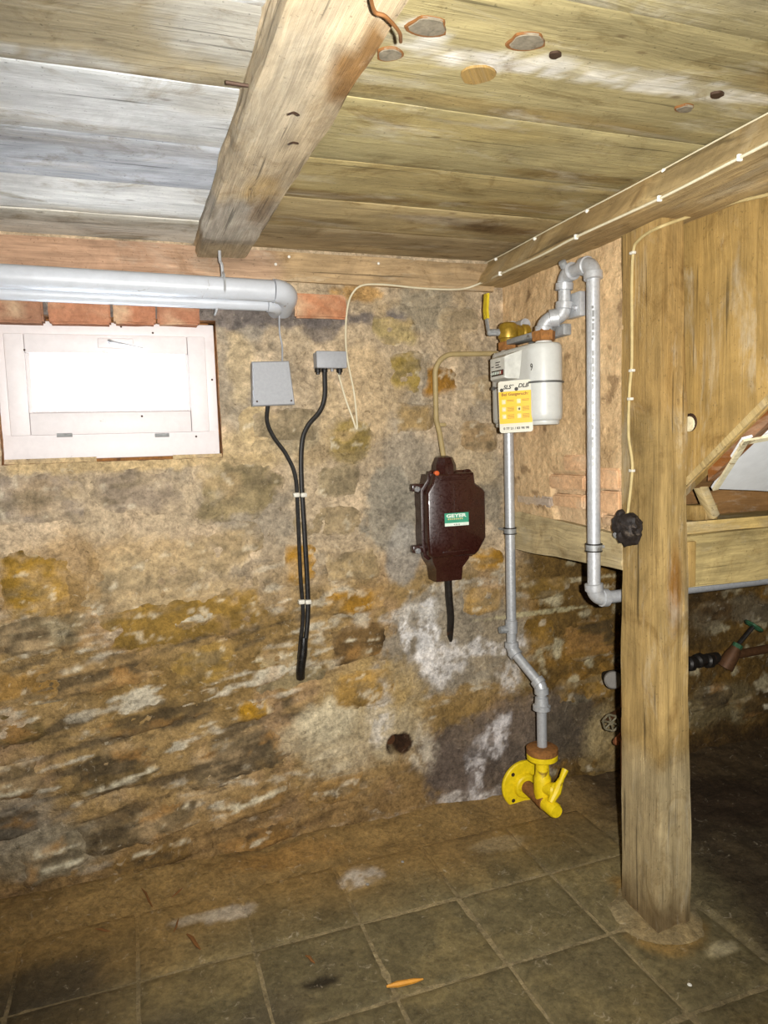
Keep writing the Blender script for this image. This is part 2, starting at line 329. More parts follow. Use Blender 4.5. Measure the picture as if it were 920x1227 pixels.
def wall_paint(X, Z):
    n1 = fbm(X, Z, 3, 4, 11); n2 = fbm(X, Z, 9, 4, 12); n3 = fbm(X*1.0, Z*3.0, 5, 5, 13)
    C = np.zeros(X.shape+(3,)); C[:] = lin((186, 163, 128))
    C = mixc(C, lin((205, 178, 140)), ss(.0, .5, n2+.3*n1)*.8)
    C = mixc(C, lin((150, 138, 118)), ss(.12, .45, n1-.4*n2)*.75)
    C = mixc(C, lin((150, 124, 72)), ss(.25, .6, fbm(X, Z, 5, 4, 15))*.5)
    low = 1-ss(.85, 1.12, Z+.12*n1+.05*n2)
    L = np.zeros_like(C); L[:] = lin((152, 122, 68))
    L = mixc(L, lin((170, 140, 92)), ss(.05, .5, n2)*.8)
    L = mixc(L, lin((132, 102, 44)), ss(.05, .5, n1+.3*n3)*.8)
    lay = fbm(X*.6-Z*.15, Z*3.2-X*.55, 9, 5, 6); lq = 1-ss(.5, .85, X)
    L = mixc(L, lin((84, 70, 48)), ss(.10, .38, -lay)*.8*lq); L = mixc(L, lin((206, 196, 170)), ss(.26, .44, lay+.3*n2)*.75*lq)
    L = mixc(L, lin((174, 138, 94)), ss(.1, .5, fbm(X, Z, 7, 4, 17))*.55)
    L = mixc(L, lin((196, 184, 158)), ss(.30, .55, fbm(X*1.0, Z*2.6, 9, 5, 14))*.7)
    C = mixc(C, L*1., low)
    flo_ = 1-ss(.06, .34, Z+.1*n2)
    C = mixc(C, lin((128, 96, 48)), flo_*.65)
    C = mixc(C, np.array(C).mean(-1, keepdims=True)*np.ones(3), np.full(X.shape, .16))
    # under the timber partition: darker brown stone
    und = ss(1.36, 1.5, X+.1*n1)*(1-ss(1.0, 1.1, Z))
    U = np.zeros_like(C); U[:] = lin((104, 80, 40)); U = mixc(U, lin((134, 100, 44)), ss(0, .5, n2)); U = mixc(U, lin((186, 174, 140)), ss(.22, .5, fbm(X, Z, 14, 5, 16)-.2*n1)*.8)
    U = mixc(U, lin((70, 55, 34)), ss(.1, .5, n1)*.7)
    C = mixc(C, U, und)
    B = [ # photo px, radii px, colour, strength, softness
        (470, 615, 30, 62, (146, 138, 122), .9, .2), (590, 590, 16, 52, (140, 130, 112), .8, .25), (485, 660, 24, 40, (150, 144, 134), .8, .4),
        (515, 770, 58, 72, (140, 130, 114), .9, .2), (580, 765, 55, 55, (150, 138, 118), .8, .3), (440, 840, 60, 55, (176, 150, 100), .7, .5),
        (425, 885, 75, 48, (188, 172, 140), .75, .5), (600, 900, 84, 66, (108, 95, 84), .9, .3), (680, 870, 34, 50, (88, 78, 64), .85, .35), (555, 925, 36, 42, (92, 80, 72), .7, .4), (625, 850, 40, 22, (120, 104, 88), .6, .5), (600, 905, 26, 22, (90, 80, 72), .6, .5),
        (488, 755, 9, 30, (222, 218, 214), .9, .5), (512, 770, 12, 50, (226, 222, 218), .95, .5), (528, 800, 30, 20, (220, 214, 208), .9, .5), (565, 778, 60, 12, (222, 216, 210), .9, .5), (612, 810, 12, 30, (214, 206, 196), .8, .5),
        (498, 735, 30, 12, (210, 204, 194), .7, .6), (560, 700, 50, 6, (210, 200, 180), .7, .6), (455, 845, 14, 40, (214, 206, 194), .75, .7),
        (598, 880, 16, 26, (206, 200, 198), .9, .4), (572, 925, 10, 40, (200, 194, 192), .8, .6), (590, 955, 26, 14, (206, 200, 194), .85, .5), (545, 960, 22, 12, (196, 188, 180), .8, .5), (508, 895, 16, 30, (206, 194, 172), .7, .7),
        (390, 860, 35, 25, (206, 192, 160), .8, .6), (470, 990, 30, 12, (200, 190, 174), .6, .7), (475, 893, 15, 15, (60, 40, 25), 1., .2),  # last blob paints the wall hole's inner shade
        (640, 735, 60, 3, (190, 180, 140), .7, .5), (690, 695, 60, 3, (200, 186, 150), .7, .5), (720, 880, 22, 40, (176, 156, 112), .7, .6), (745, 910, 30, 30, (150, 128, 84), .6, .6),
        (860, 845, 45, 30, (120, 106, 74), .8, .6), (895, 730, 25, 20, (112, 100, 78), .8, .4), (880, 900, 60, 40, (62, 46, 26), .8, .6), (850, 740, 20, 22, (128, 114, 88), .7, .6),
        (288, 430, 16, 60, (200, 178, 140), .7, .5), (300, 385, 22, 20, (150, 142, 130), .8, .4), (385, 385, 22, 22, (118, 108, 98), .9, .3), (340, 520, 50, 22, (150, 138, 112), .7, .4), (420, 530, 30, 25, (136, 118, 70), .8, .4),
        (395, 500, 14, 40, (190, 166, 128), .6, .5), (505, 375, 36, 24, (142, 134, 116), .7, .3), (440, 470, 36, 60, (196, 170, 130), .6, .5), (560, 560, 40, 30, (190, 168, 132), .6, .5),
        (200, 375, 250, 14, (112, 104, 100), .9, .3), (430, 352, 30, 10, (176, 132, 62), .7, .5), (150, 555, 170, 9, (198, 172, 126), .8, .5), (300, 545, 40, 30, (190, 166, 124), .7, .5),
        (20, 985, 60, 40, (150, 140, 124), .6, .6), (60, 1020, 70, 25, (140, 132, 112), .6, .6), (40, 760, 60, 12, (206, 194, 160), .6, .6), (60, 690, 90, 40, (150, 112, 44), .5, .6)]
    for i, (px, py, rx, ry, cc, k, so) in enumerate(B):
        p = onY(px, py, YB); q = onY(px+rx, py, YB); C = blob(C, X, Z, p.x, p.z, q.x-p.x, ry*.00283, cc, k, so, i*3, 0, .75 if cc[2] > 150 else .5)
    return C
skip = np.zeros((len(zs)-1, len(xs)-1), bool)
xm, zm = (xs[1:]+xs[:-1])/2, (zs[1:]+zs[:-1])/2
skip |= ((zm[:, None] > WZ0) & (zm[:, None] < WZ1) & (xm[None] > WX0) & (xm[None] < WX1))
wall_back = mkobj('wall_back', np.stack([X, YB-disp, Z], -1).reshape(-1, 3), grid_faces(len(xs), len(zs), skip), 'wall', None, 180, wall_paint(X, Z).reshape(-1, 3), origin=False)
tag(wall_back, 'rubble stone and lime mortar back wall with window', kind='structure')
mb = MB()   # window reveal
def reveal():
    V = []; F = []
    P = [(WX0, WZ0), (WX1, WZ0), (WX1, WZ1), (WX0, WZ1)]
    for i in range(4):
        (ax, az), (bx, bz) = P[i], P[(i+1) % 4]; n = 60; b0 = len(V)
        for j in range(7):
            for k in range(n+1):
                tt = k/n; e = .012*(1-j/6)
                V.append((ax+(bx-ax)*tt, YB-.016+.10*j/6, az+(bz-az)*tt))
        F += [tuple(b0+q for q in f) for f in grid_faces(n+1, 7)]
    V = np.array(V); d = .004*fbm(V[:, 0]*1.3+V[:, 1], V[:, 2]+V[:, 1], 18, 4, 4)
    V[:, 0] += d; V[:, 2] += d
    C = np.zeros((len(V), 3)); C[:] = lin((176, 128, 84)); C = mixc(C, lin((122, 78, 44)), ss(-.1, .4, fbm(V[:, 0]+V[:, 1], V[:, 2], 12, 3, 5)))
    return mkobj('reveal', V, F, 'wall', wall_back, 180, C)
reveal()
def stone(cx, cz, hw, hh, c, kind, ang, seed):
    nu, nv = min(64, max(12, int(hw*2.3/.0075))), min(40, max(10, int(hh*2.3/.0075)))
    u, v = np.meshgrid(np.linspace(-1.18, 1.18, nu), np.linspace(-1.22, 1.22, nv))
    X_, Z_ = u*hw, v*hh
    ca, sa = math.cos(ang), math.sin(ang); A, Bz = cx+X_*ca-Z_*sa, cz+X_*sa+Z_*ca
    s = (np.abs(u)**4.5+np.abs(v)**4.5)**(1/4.5)
    r = min(hw, hh)
    e = s + .20*fbm(A, Bz, .9/r, 3, seed) + .10*fbm(A, Bz, 35, 3, seed+9)
    rough = kind == 'r'
    lay = fbm(X_*.55+Z_*.1, Z_*3.4, 11, 4, seed+1)
    h = (.013 if rough else .010)*(1-ss(.62, 1.08, e)) - .006 + (.011*lay+.004*fbm(A, Bz, 40, 3, seed+8) if rough else .003*fbm(A, Bz, 16, 4, seed+1)) + .003*fbm(A, Bz, 6, 2, seed+2)
    h = np.where(e > 1.02, np.minimum(h, -.012-.05*(e-1.02)), h)
    C = np.zeros(A.shape+(3,)); C[:] = lin(c)
    n1 = fbm(A, Bz, 7, 5, seed+3); n2 = fbm(X_, Z_*3.2, 9, 5, seed+4); n3 = fbm(A, Bz, 30, 4, seed+5)
    C = C*(1+.5*n1[..., None]+.3*n3[..., None]); C = mixc(C, lin((176, 150, 112)), ss(.10, .5, n1-.3*n2)*.55)
    if rough:
        C = mixc(C, lin((64, 54, 38)), ss(.0, .35, -lay+.2*n3)*.75); C = mixc(C, lin((212, 202, 174)), ss(.22, .45, lay+.35*n3-.1)*.8)
        C = mixc(C, lin((150, 112, 62)), ss(.1, .45, fbm(X_, Z_*2, 10, 4, seed+7))*.7)
    else:
        C = mixc(C, lin((124, 110, 84)), ss(.1, .45, n2)*.55); C = mixc(C, lin((214, 202, 176)), ss(.32, .5, fbm(A, Bz*1.5, 24, 4, seed+6))*.5)
    C = mixc(C, wall_paint(A, Bz), np.clip(ss(.62, 1.0, e+.35*n3+.15*n1) + .6*ss(.25, .6, fbm(A, Bz, 12, 4, seed+10)), 0, 1)*.9)
    base = YB - wall_disp(A, Bz)
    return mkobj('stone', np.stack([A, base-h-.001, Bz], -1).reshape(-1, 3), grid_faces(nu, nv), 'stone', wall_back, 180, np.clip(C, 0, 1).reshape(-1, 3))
O1, O2, O3 = (150, 116, 44), (142, 112, 52), (160, 118, 40)
ST = [(-12, 86, 655, 740, O1, 's', 0), (90, 332, 630, 735, (170, 148, 112), 's', .03), (-30, 106, 562, 628, (146, 132, 116), 's', 0), (112, 220, 562, 616, (150, 134, 114), 's', 0), (224, 336, 552, 625, (144, 128, 94), 's', 0),
      (112, 330, 706, 774, O2, 's', .04), (-20, 120, 738, 787, (112, 97, 70), 'r', .03), (20, 196, 790, 832, (144, 118, 78), 'r', .08), (202, 290, 768, 826, (152, 122, 62), 's', .05), (296, 396, 770, 836, (138, 122, 88), 's', .03),
      (340, 384, 645, 702, O3, 's', 0), (390, 462, 656, 700, (164, 142, 104), 's', 0), (388, 466, 703, 738, (160, 118, 42), 's', 0), (386, 468, 742, 798, (108, 84, 50), 'r', 0), (390, 478, 796, 852, (162, 128, 68), 's', .05),
      (282, 332, 832, 864, (166, 124, 34), 's', .1), (100, 276, 838, 872, (138, 112, 68), 'r', .13), (226, 350, 880, 934, (108, 92, 66), 'r', .15), (72, 188, 896, 954, (100, 82, 50), 'r', .12), (-20, 62, 852, 892, (104, 86, 50), 'r', .08),
      (-20, 56, 914, 964, (98, 82, 54), 'r', .1), (98, 252, 966, 1012, (102, 86, 60), 'r', .12), (256, 346, 946, 984, (136, 108, 66), 'r', .1), (20, 112, 1004, 1056, (128, 116, 92), 'r', .08), (-30, 64, 972, 1006, (110, 100, 84), 'r', .08),
      (-20, 90, 800, 848, (150, 116, 62), 's', .05), (130, 230, 1012, 1046, (128, 100, 56), 'r', .1), (260, 360, 990, 1022, (140, 106, 58), 'r', .15), (355, 440, 930, 968, (150, 118, 70), 's', .1),
      (462, 508, 420, 476, (150, 128, 66), 's', 0), (504, 552, 434, 478, (150, 108, 42), 's', 0), (392, 450, 496, 546, (140, 120, 68), 's', 0), (300, 386, 488, 532, (148, 132, 104), 's', .03), (474, 545, 342, 372, (150, 138, 116), 's', -.03), (440, 505, 374, 418, (164, 146, 100), 's', 0),
      (372, 436, 552, 600, (152, 136, 106), 's', 0), (342, 440, 604, 644, (166, 146, 112), 's', 0), (562, 606, 654, 690, O3, 's', 0), (470, 520, 482, 520, (166, 140, 96), 's', 0), (545, 600, 500, 545, (178, 150, 110), 's', 0),
      (560, 600, 445, 490, (172, 150, 116), 's', 0), (520, 580, 365, 400, (160, 142, 112), 's', 0), (548, 606, 700, 740, (156, 124, 70), 's', 0), (285, 330, 480, 540, (186, 164, 124), 's', 0),
      (624, 686, 688, 722, (122, 95, 44), 's', -.03), (688, 748, 690, 728, (112, 86, 40), 's', 0), (626, 672, 732, 786, (128, 97, 40), 's', 0), (674, 744, 734, 796, (122, 93, 40), 'r', 0), (664, 742, 802, 848, (138, 106, 48), 's', 0), (690, 742, 896, 930, (128, 108, 70), 's', 0),
      (832, 886, 712, 752, (98, 76, 46), 's', 0), (888, 960, 716, 752, (108, 96, 74), 's', 0), (832, 878, 812, 858, (104, 88, 60), 'r', 0), (880, 960, 816, 866, (92, 72, 40), 'r', 0), (754, 826, 720, 790, (110, 84, 42), 's', 0), (754, 826, 800, 880, (104, 82, 46), 's', 0), (905, 990, 765, 806, (100, 84, 58), 's', 0)]
for i, (x0, x1, y0, y1, c, k, ang) in enumerate(ST):
    p = onY((x0+x1)/2, (y0+y1)/2, YB); q = onY(x1, (y0+y1)/2, YB); q2 = onY(x0, (y0+y1)/2, YB)
    stone(p.x, p.z, (q.x-q2.x)/2*1.03, (y1-y0)/2*.00285, c, k, ang, 30+i*7)
def brick(c, d, rot, colr, parent, seed, name='brick'):
    bm = bmesh.new(); bmesh.ops.create_cube(bm, size=1); bmesh.ops.scale(bm, vec=d, verts=bm.verts)
    bmesh.ops.bevel(bm, geom=bm.edges[:], offset=.006, segments=2, affect='EDGES')
    bmesh.ops.subdivide_edges(bm, edges=[e for e in bm.edges if e.calc_length() > .02], cuts=3, use_grid_fill=True)
    V = np.array([tuple(Matrix.Translation(c) @ rot.to_4x4() @ v.co) for v in bm.verts]); bm.verts.index_update()
    F = [[v.index for v in f.verts] for f in bm.faces]; bm.free()
    V += .003*np.stack([fbm(V[:, 0]+V[:, 1], V[:, 2], 25, 3, seed+k) for k in range(3)], 1)
    C = np.zeros((len(V), 3)); C[:] = lin(colr); n = fbm(V[:, 0]+V[:, 1], V[:, 2], 20, 4, seed)
    C = mixc(C*(1+.3*n[:, None]), lin((196, 172, 140)), np.clip(.25+ss(-.1, .5, n)*.6, 0, 1))
    return mkobj(name, V, F, 'brick', parent, 50, np.clip(C, 0, 1))
I3 = Matrix.Identity(3)
for i, (x0, x1, y0, y1, c) in enumerate([(-16, 52, 358, 384, (140, 84, 62)), (58, 132, 358, 386, (166, 96, 66)), (136, 186, 360, 387, (168, 92, 60)), (188, 238, 361, 388, (160, 90, 62)), (352, 414, 352, 381, (172, 98, 58))]):
    p, q = onY(x0, (y0+y1)/2, YB), onY(x1, (y0+y1)/2, YB)
    brick(((p.x+q.x)/2, YB+.042, p.z), (q.x-p.x, .115, (y1-y0)*.0028), I3, c, wall_back, 400+i*5)
# rusty stub at the back of the wall hole, coloured dark for shade inside
mb = MB(); mb.tube([(hole.x-.004, YB+.09, hole.z), (hole.x-.004, YB+.06, hole.z)], .020, 14); mb.build('pipe_stub', 'loam', wall_back)

# ---------------------------------------------------------------- partition (wall_right): loam plaster infill with exposed bricks
ys = np.arange(1.70, 2.46, .0068); zs2 = np.arange(1.10, 2.02, .0068); Yg, Zg = np.meshgrid(ys, zs2)
d2 = .008*fbm(Yg, Zg, 4, 3, 61) + .004*fbm(Yg, Zg, 18, 4, 62) + .002*fbm(Yg, Zg, 55, 2, 63)
def zone(Yg, Zg): return ss(-.01, .01, 1.305-Zg+.02*fbm(Yg, Zg, 8, 3, 64)) * ss(-.01, .01, 2.08-Yg+.05*fbm(Yg, Zg, 8, 2, 67))
d2 = d2 - .016*zone(Yg, Zg)
Cp = np.zeros(Yg.shape+(3,)); Cp[:] = lin((214, 182, 138)); n1 = fbm(Yg, Zg, 5, 4, 65); n2 = fbm(Yg, Zg, 14, 4, 66)
Cp = mixc(Cp, lin((226, 196, 152)), ss(0, .5, n2)*.8); Cp = mixc(Cp, lin((186, 156, 114)), ss(.1, .5, n1)*.7); Cp = mixc(Cp, lin((212, 164, 122)), ss(.15, .5, fbm(Yg, Zg, 3, 3, 68))*.5)
Cp = mixc(Cp, lin((120, 92, 62)), ss(.36, .5, fbm(Yg, Zg, 22, 4, 69))*.6)
Cp = mixc(Cp, lin((200, 172, 136)), zone(Yg, Zg)*.7)
wall_right = mkobj('wall_right', np.stack([XR-d2, Yg, Zg], -1).reshape(-1, 3), grid_faces(len(ys), len(zs2)), 'plaster', None, 180, Cp.reshape(-1, 3), origin=False)
tag(wall_right, 'loam plastered timber frame partition with exposed bricks', kind='structure')
mb = MB(); mb.span((XR+.03, 1.72, 1.04), (XR+.10, 2.5, 2.08)); mb.build('infill_core', 'shell', wall_right)
for i, (x0, x1, y0, y1, c) in enumerate([(660, 702, 568, 588, (214, 168, 124)), (664, 700, 591, 609, (214, 168, 124)), (621, 662, 592, 607, (178, 164, 152)), (704, 744, 560, 586, (214, 168, 124)), (720, 744, 588, 616, (214, 168, 124)), (676, 712, 544, 565, (214, 168, 124)), (706, 722, 590, 620, (214, 168, 124)), (722, 743, 618, 630, (182, 150, 116))]):
    p, q = onX(x0, (y0+y1)/2, XR), onX(x1, (y0+y1)/2, XR)
    brick((XR+.044, (p.y+q.y)/2, (p.z+q.z)/2), (.105, abs(p.y-q.y)*.98, (y1-y0)*.0024), I3, c, wall_right, 500+i*5)

# ---------------------------------------------------------------- ceiling planks
ceil = MB().span((-1.8, -1.3, ZC+.03), (3.4, 2.6, ZC+.05)).build('ceiling', 'shell', None, 0)
tag(ceil, 'rough board ceiling of the cellar', kind='structure')
def plank(x0, x1, y0, y1, z, c, pats, seed):
    nx, ny = int((x1-x0)/.016)+2, max(8, int((y1-y0)/.014)); px_ = np.linspace(x0, x1, nx); py_ = np.linspace(y0+.0015, y1-.0015, ny)
    A, B = np.meshgrid(px_, py_); e = np.minimum(B-y0, y1-B); zz = z + .004*(1-ss(0, .008, e)) + .003*fbm(A*.6, B*3, 2, 3, seed) + .0015*fbm(A, B*6, 6, 3, seed+1)
    C = np.zeros(A.shape+(3,)); C[:] = lin(c); n1 = fbm(A*1.2, B*4, 2.2, 4, seed+2)
    C = C*(1+.22*n1[..., None]); 
    for (cx, cy, rx, ry, cc, k, so) in pats: C = blob(C, A, B, cx, cy, rx, ry, cc, k, so, seed)
    n = nx*ny; V = np.concatenate([np.stack([A, B, zz], -1).reshape(-1, 3), np.stack([A, B, np.full_like(A, z+.03)], -1).reshape(-1, 3)[[0, nx-1, n-nx, n-1]]])
    F = [f[::-1] for f in grid_faces(nx, ny)]
    F += [(n, n+1, n+3, n+2), tuple(range(nx))+(n+1, n), tuple(range(n-nx, n))[::-1]+(n+2, n+3), tuple(range(0, n, nx))[::-1]+(n, n+2), tuple(range(nx-1, n, nx))+(n+3, n+1)]
    return mkobj('plank', V, F, 'plank_x', ceil, 40, np.concatenate([np.clip(C, 0, 1).reshape(-1, 3)]+[np.array([lin(c)]*4)]))
BX = .32
W1, W2, G1, OL = (196, 198, 198), (176, 178, 178), (150, 154, 160), (128, 112, 78)
left = [(-1.25, -.6, (150, 140, 115), []), (-.6, 0, (150, 140, 115), []), (0, .62, (160, 155, 145), []), (.62, .87, (170, 168, 160), []), (.87, 1.13, W1, []),
        (1.13, 1.392, (150, 138, 110), [(-.2, 1.36, .25, .03, (190, 190, 186), .7, .7), (.22, 1.2, .12, .12, (170, 168, 160), .8, .6), (-.15, 1.16, .2, .03, (160, 156, 146), .6, .7)]),
        (1.392, 1.66, W1, [(-.1, 1.63, .4, .025, (150, 145, 135), .5, .6), (.2, 1.45, .1, .05, (150, 140, 120), .4, .6)]), (1.66, 1.93, (172, 176, 182), [(-.1, 1.7, .4, .03, (140, 136, 130), .5, .6)]), (1.93, 2.19, (206, 206, 202), []), (2.19, 2.5, (214, 210, 198), [])]  # bluish grey plank: the pipe's shadow band painted into its colour
for i, (y0, y1, c, pt) in enumerate(left): plank(-1.75, BX, y0, y1, ZC, c, pt, 100+i*9)
right = [(-1.25, -.6, OL, []), (-.6, 0, OL, []), (0, .55, OL, []), (.55, .985, (148, 137, 100), [(.7, .9, .3, .03, (170, 160, 130), .5, .7)]),
         (.985, 1.36, (152, 140, 100), [(.95, 1.15, .28, .035, (206, 202, 190), .9, .35), (.62, 1.17, .12, .03, (206, 202, 194), .9, .35), (.48, 1.13, .05, .04, (196, 194, 186), .8, .4), (1.2, 1.05, .1, .06, (110, 84, 44), .5, .6), (.8, 1.32, .4, .025, (124, 100, 52), .5, .6)]),
         (1.36, 1.66, (156, 144, 103), [(.7, 1.42, .25, .05, (166, 148, 96), .6, .6), (1.1, 1.6, .2, .03, (120, 96, 48), .6, .6)]), (1.66, 1.93, (158, 142, 98), [(.55, 1.88, .3, .03, (112, 86, 44), .7, .6), (1.1, 1.85, .15, .05, (116, 90, 44), .6, .6)]),
         (1.93, 2.17, (162, 144, 104), [(.95, 2.0, .18, .035, (176, 162, 138), .7, .5), (.5, 2.1, .2, .04, (112, 92, 58), .6, .5), (1.15, 2.05, .15, .04, (104, 78, 46), .7, .5)]), (2.17, 2.5, (160, 142, 108), [])]
for i, (y0, y1, c, pt) in enumerate(right): plank(BX, 3.35, y0, y1, ZC, c, pt, 300+i*9)

for i, (px, py, R_, dark) in enumerate(((512, 31, .026, 0), (630, 49, .025, 0), (466, 64, .018, 0), (572, 89, .026, 2), (665, 65, .009, 1), (859, 113, .011, 1), (820, 129, .015, 0))):
    q = onZ(px, py, ZC)
    def irr(R, h, dy=0, s_=0): return [(q.x+1.15*R*math.cos(a)*(1+.12*math.sin(3*a+i)+.07*math.sin(5*a+2*i+s_)), q.y+dy+R*math.sin(a)*(1+.10*math.cos(2*a+i)), ZC-h) for a in (2*math.pi*k/20 for k in range(20))]
    k_ = MB().lofts([irr(R_*1.1, -.004), irr(R_*1.08, .0032)]).build('knot', ('twig', 'nail', 'board_z')[dark], ceil)
    if dark == 0: MB().lofts([irr(R_*.98, .001, -R_*.12, 1), irr(R_*.93, .0048, -R_*.12, 1)]).build('knot_core', 'knotgrey', k_)  # core set off-centre, base disc shows as a painted crescent of shade
# ---------------------------------------------------------------- floor: earth base with concrete pavers
def floor_paint(X, Y):
    n1 = fbm(X, Y, 3, 4, 71); n2 = fbm(X, Y, 10, 4, 72)
    C = np.zeros(X.shape+(3,)); C[:] = lin((104, 94, 66)); C = mixc(C, lin((124, 110, 74)), ss(0, .5, n2)*.8); C = mixc(C, lin((88, 80, 62)), ss(.05, .5, n1)*.8)
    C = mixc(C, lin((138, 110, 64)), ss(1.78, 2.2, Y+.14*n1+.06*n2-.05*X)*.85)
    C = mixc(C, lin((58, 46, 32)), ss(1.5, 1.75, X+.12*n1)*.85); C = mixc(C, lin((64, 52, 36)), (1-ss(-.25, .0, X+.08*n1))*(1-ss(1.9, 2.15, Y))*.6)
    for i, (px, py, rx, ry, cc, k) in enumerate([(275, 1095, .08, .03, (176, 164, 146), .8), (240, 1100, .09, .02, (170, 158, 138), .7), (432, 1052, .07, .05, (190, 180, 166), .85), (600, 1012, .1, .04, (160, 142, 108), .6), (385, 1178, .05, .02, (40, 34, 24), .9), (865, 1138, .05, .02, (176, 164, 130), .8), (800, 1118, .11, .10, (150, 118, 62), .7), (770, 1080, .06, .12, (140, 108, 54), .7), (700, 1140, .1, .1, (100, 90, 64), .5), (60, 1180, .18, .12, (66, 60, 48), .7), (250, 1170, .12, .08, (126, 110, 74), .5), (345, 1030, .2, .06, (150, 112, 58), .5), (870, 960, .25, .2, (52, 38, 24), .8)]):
        p = onZ(px, py, 0); C = blob(C, X, Y, p.x, p.y, rx, ry, cc, k, .5, i*5)
    return C
def bank(X, Y): return .045*ss(2.16, 2.44, Y+.05*fbm(X, Y, 4, 3, 74)+.06*(.3-np.clip(X, -.4, 1.2)))*(.7+.6*fbm(X, Y, 5, 3, 75)) 
fx = np.concatenate([np.linspace(-1.8, -.8, 10)[:-1], np.arange(-.8, 2.9, .011), np.linspace(2.9, 3.4, 5)]); fy = np.concatenate([np.linspace(-1.3, 1.0, 20)[:-1], np.arange(1.0, 2.5, .010)])
FX, FY = np.meshgrid(fx, fy); FZ = -.0040 + .0022*fbm(FX, FY, 6, 4, 73) + .0025*fbm(FX, FY, 30, 3, 76) + bank(FX, FY)
pst = np.sqrt(((FX-1.39)/.13)**2+((FY-1.63)/.14)**2); FZ += .018*(1-ss(.6, 1.25, pst+.2*fbm(FX, FY, 12, 3, 77)))
FZ += np.where(FX > 1.55, .012*fbm(FX, FY, 9, 4, 78)+.006, 0)
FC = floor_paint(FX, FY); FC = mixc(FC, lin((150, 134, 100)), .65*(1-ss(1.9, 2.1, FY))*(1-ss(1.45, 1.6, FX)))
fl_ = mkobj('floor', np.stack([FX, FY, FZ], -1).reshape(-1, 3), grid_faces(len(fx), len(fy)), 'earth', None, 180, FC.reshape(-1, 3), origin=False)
tag(fl_, 'earth floor with worn concrete pavers', kind='structure')
ex = [-1.33, -1.01, -.69, -.385, -.066, .248, .563, .886, 1.215, 1.535]; ey = [-.3, .02, .35, .67, .99, 1.30, 1.612, 1.925, 2.235]
for j in range(len(ey)-1):
    for i in range(len(ex)-1):
        g = .0055; n = 26
        A, B = np.meshgrid(np.linspace(ex[i]+g, ex[i+1]-g, n), np.linspace(ey[j]+g, ey[j+1]-g, n))
        A = A+.003*fbm(A, B, 12, 2, i+j*10); B = B+.003*fbm(A, B, 12, 2, i+j*10+4)
        e = np.minimum(np.minimum(A-A.min(), A.max()-A), np.minimum(B-B.min(), B.max()-B))
        zt = .0025*random.uniform(-.2, 1) + .004*random.uniform(-1, 1)*(A-A.mean()) - .0045*(1-ss(0, .012, e)) + .0012*fbm(A, B, 20, 3, 5)
        V = np.stack([A, B, zt], -1).reshape(-1, 3); nn = n*n
        rim = list(range(n)) + list(range(2*n-1, nn, n)) + list(range(nn-2, nn-n-1, -1)) + list(range(nn-2*n, 0, -n))
        lowv = V[rim].copy(); lowv[:, 2] = -.035
        F = grid_faces(n, n); m_ = len(rim); F += [(rim[k], nn+k, nn+(k+1) % m_, rim[(k+1) % m_]) for k in range(m_)]
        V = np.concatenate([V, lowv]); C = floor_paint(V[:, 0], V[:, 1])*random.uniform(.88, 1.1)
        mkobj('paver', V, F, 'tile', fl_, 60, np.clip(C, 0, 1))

# ---------------------------------------------------------------- remaining shell of the cellar (behind and beside the camera)
for nm, A, B, lb in (('wall_left', (-1.8, -1.35, -.1), (-1.72, 2.5, 2.15), 'plain cellar wall on the left'), ('wall_front', (-1.8, -1.35, -.1), (3.4, -1.28, 2.15), 'plain cellar wall behind the viewer'), ('wall_alcove', (3.3, -1.35, -.1), (3.38, 2.5, 2.15), 'plain wall at the end of the stair alcove')):
    tag(MB().span(A, B).build(nm, 'shell', None, 0), lb, kind='structure')

# ---------------------------------------------------------------- window
WY = YB+.035
def wp(px, py): p = onY(px, py, WY); return p.x, p.z
def rect_bar(x0, x1, z0, z1, y0, y1, bev=.003): return MB().span((x0, y0, z0), (x1, y1, z1), bev)
fx0, fz1 = wp(-4, 383.5); fx1, fz0 = wp(262, 543); fz1 = wp(130, 388)[1]
sx0, sx1 = wp(8, 450)[0], wp(247, 450)[0]; sz1, sz0 = wp(128, 402)[1], wp(128, 520)[1]
gx0, gx1 = wp(38, 450)[0], wp(222, 450)[0]; gz1, gz0 = wp(130, 424.5)[1], wp(130, 494)[1]
win = bpy.data.objects.new('window_1', None); win.location = ((fx0+fx1)/2, WY, fz0); col.objects.link(win)
tag(win, 'small white painted wooden hopper window in the stone wall', kind='structure')
for (x0, x1, z0, z1) in ((WX0-.03, WX1+.03, WZ0-.03, fz0+.01), (WX0-.03, WX1+.03, fz1-.01, WZ1+.03), (fx1-.01, WX1+.03, WZ0, WZ1), (WX0-.03, fx0+.01, WZ0, WZ1)): rect_bar(x0, x1, z0, z1, WY+.022, WY+.075, .0).build('packing_strip', 'rust', win, 0)
for (x0, x1, z0, z1) in ((fx0-.02, fx1+.004, sz1-.006, fz1+.004), (fx0-.02, fx1+.004, fz0-.004, sz0+.006), (fx0-.02, sx0+.006, sz0, sz1), (sx1-.006, fx1+.004, sz0, sz1)): rect_bar(x0, x1, z0, z1, WY, WY+.07).build('window_frame', 'window', win)
ra, rb = wp(32, 450)[0], wp(226, 450)[0]
ya = WY-.012
for nm, (x0, x1, z0, z1) in (('sash_stile', (sx0, ra, sz0, sz1)), ('sash_stile', (rb, sx1, sz0, sz1)), ('sash_rail', (ra+.0008, rb-.0008, gz1, sz1)), ('sash_rail', (ra+.0008, rb-.0008, sz0, gz0))): rect_bar(x0, x1, z0, z1, ya, ya+.045, .003).build(nm, 'window', win)
rect_bar(ra, gx0, gz0, gz1, ya+.004, ya+.04, .002).build('glazing_bead', 'window', win); rect_bar(gx1, rb, gz0, gz1, ya+.004, ya+.04, .002).build('glazing_bead', 'window', win)
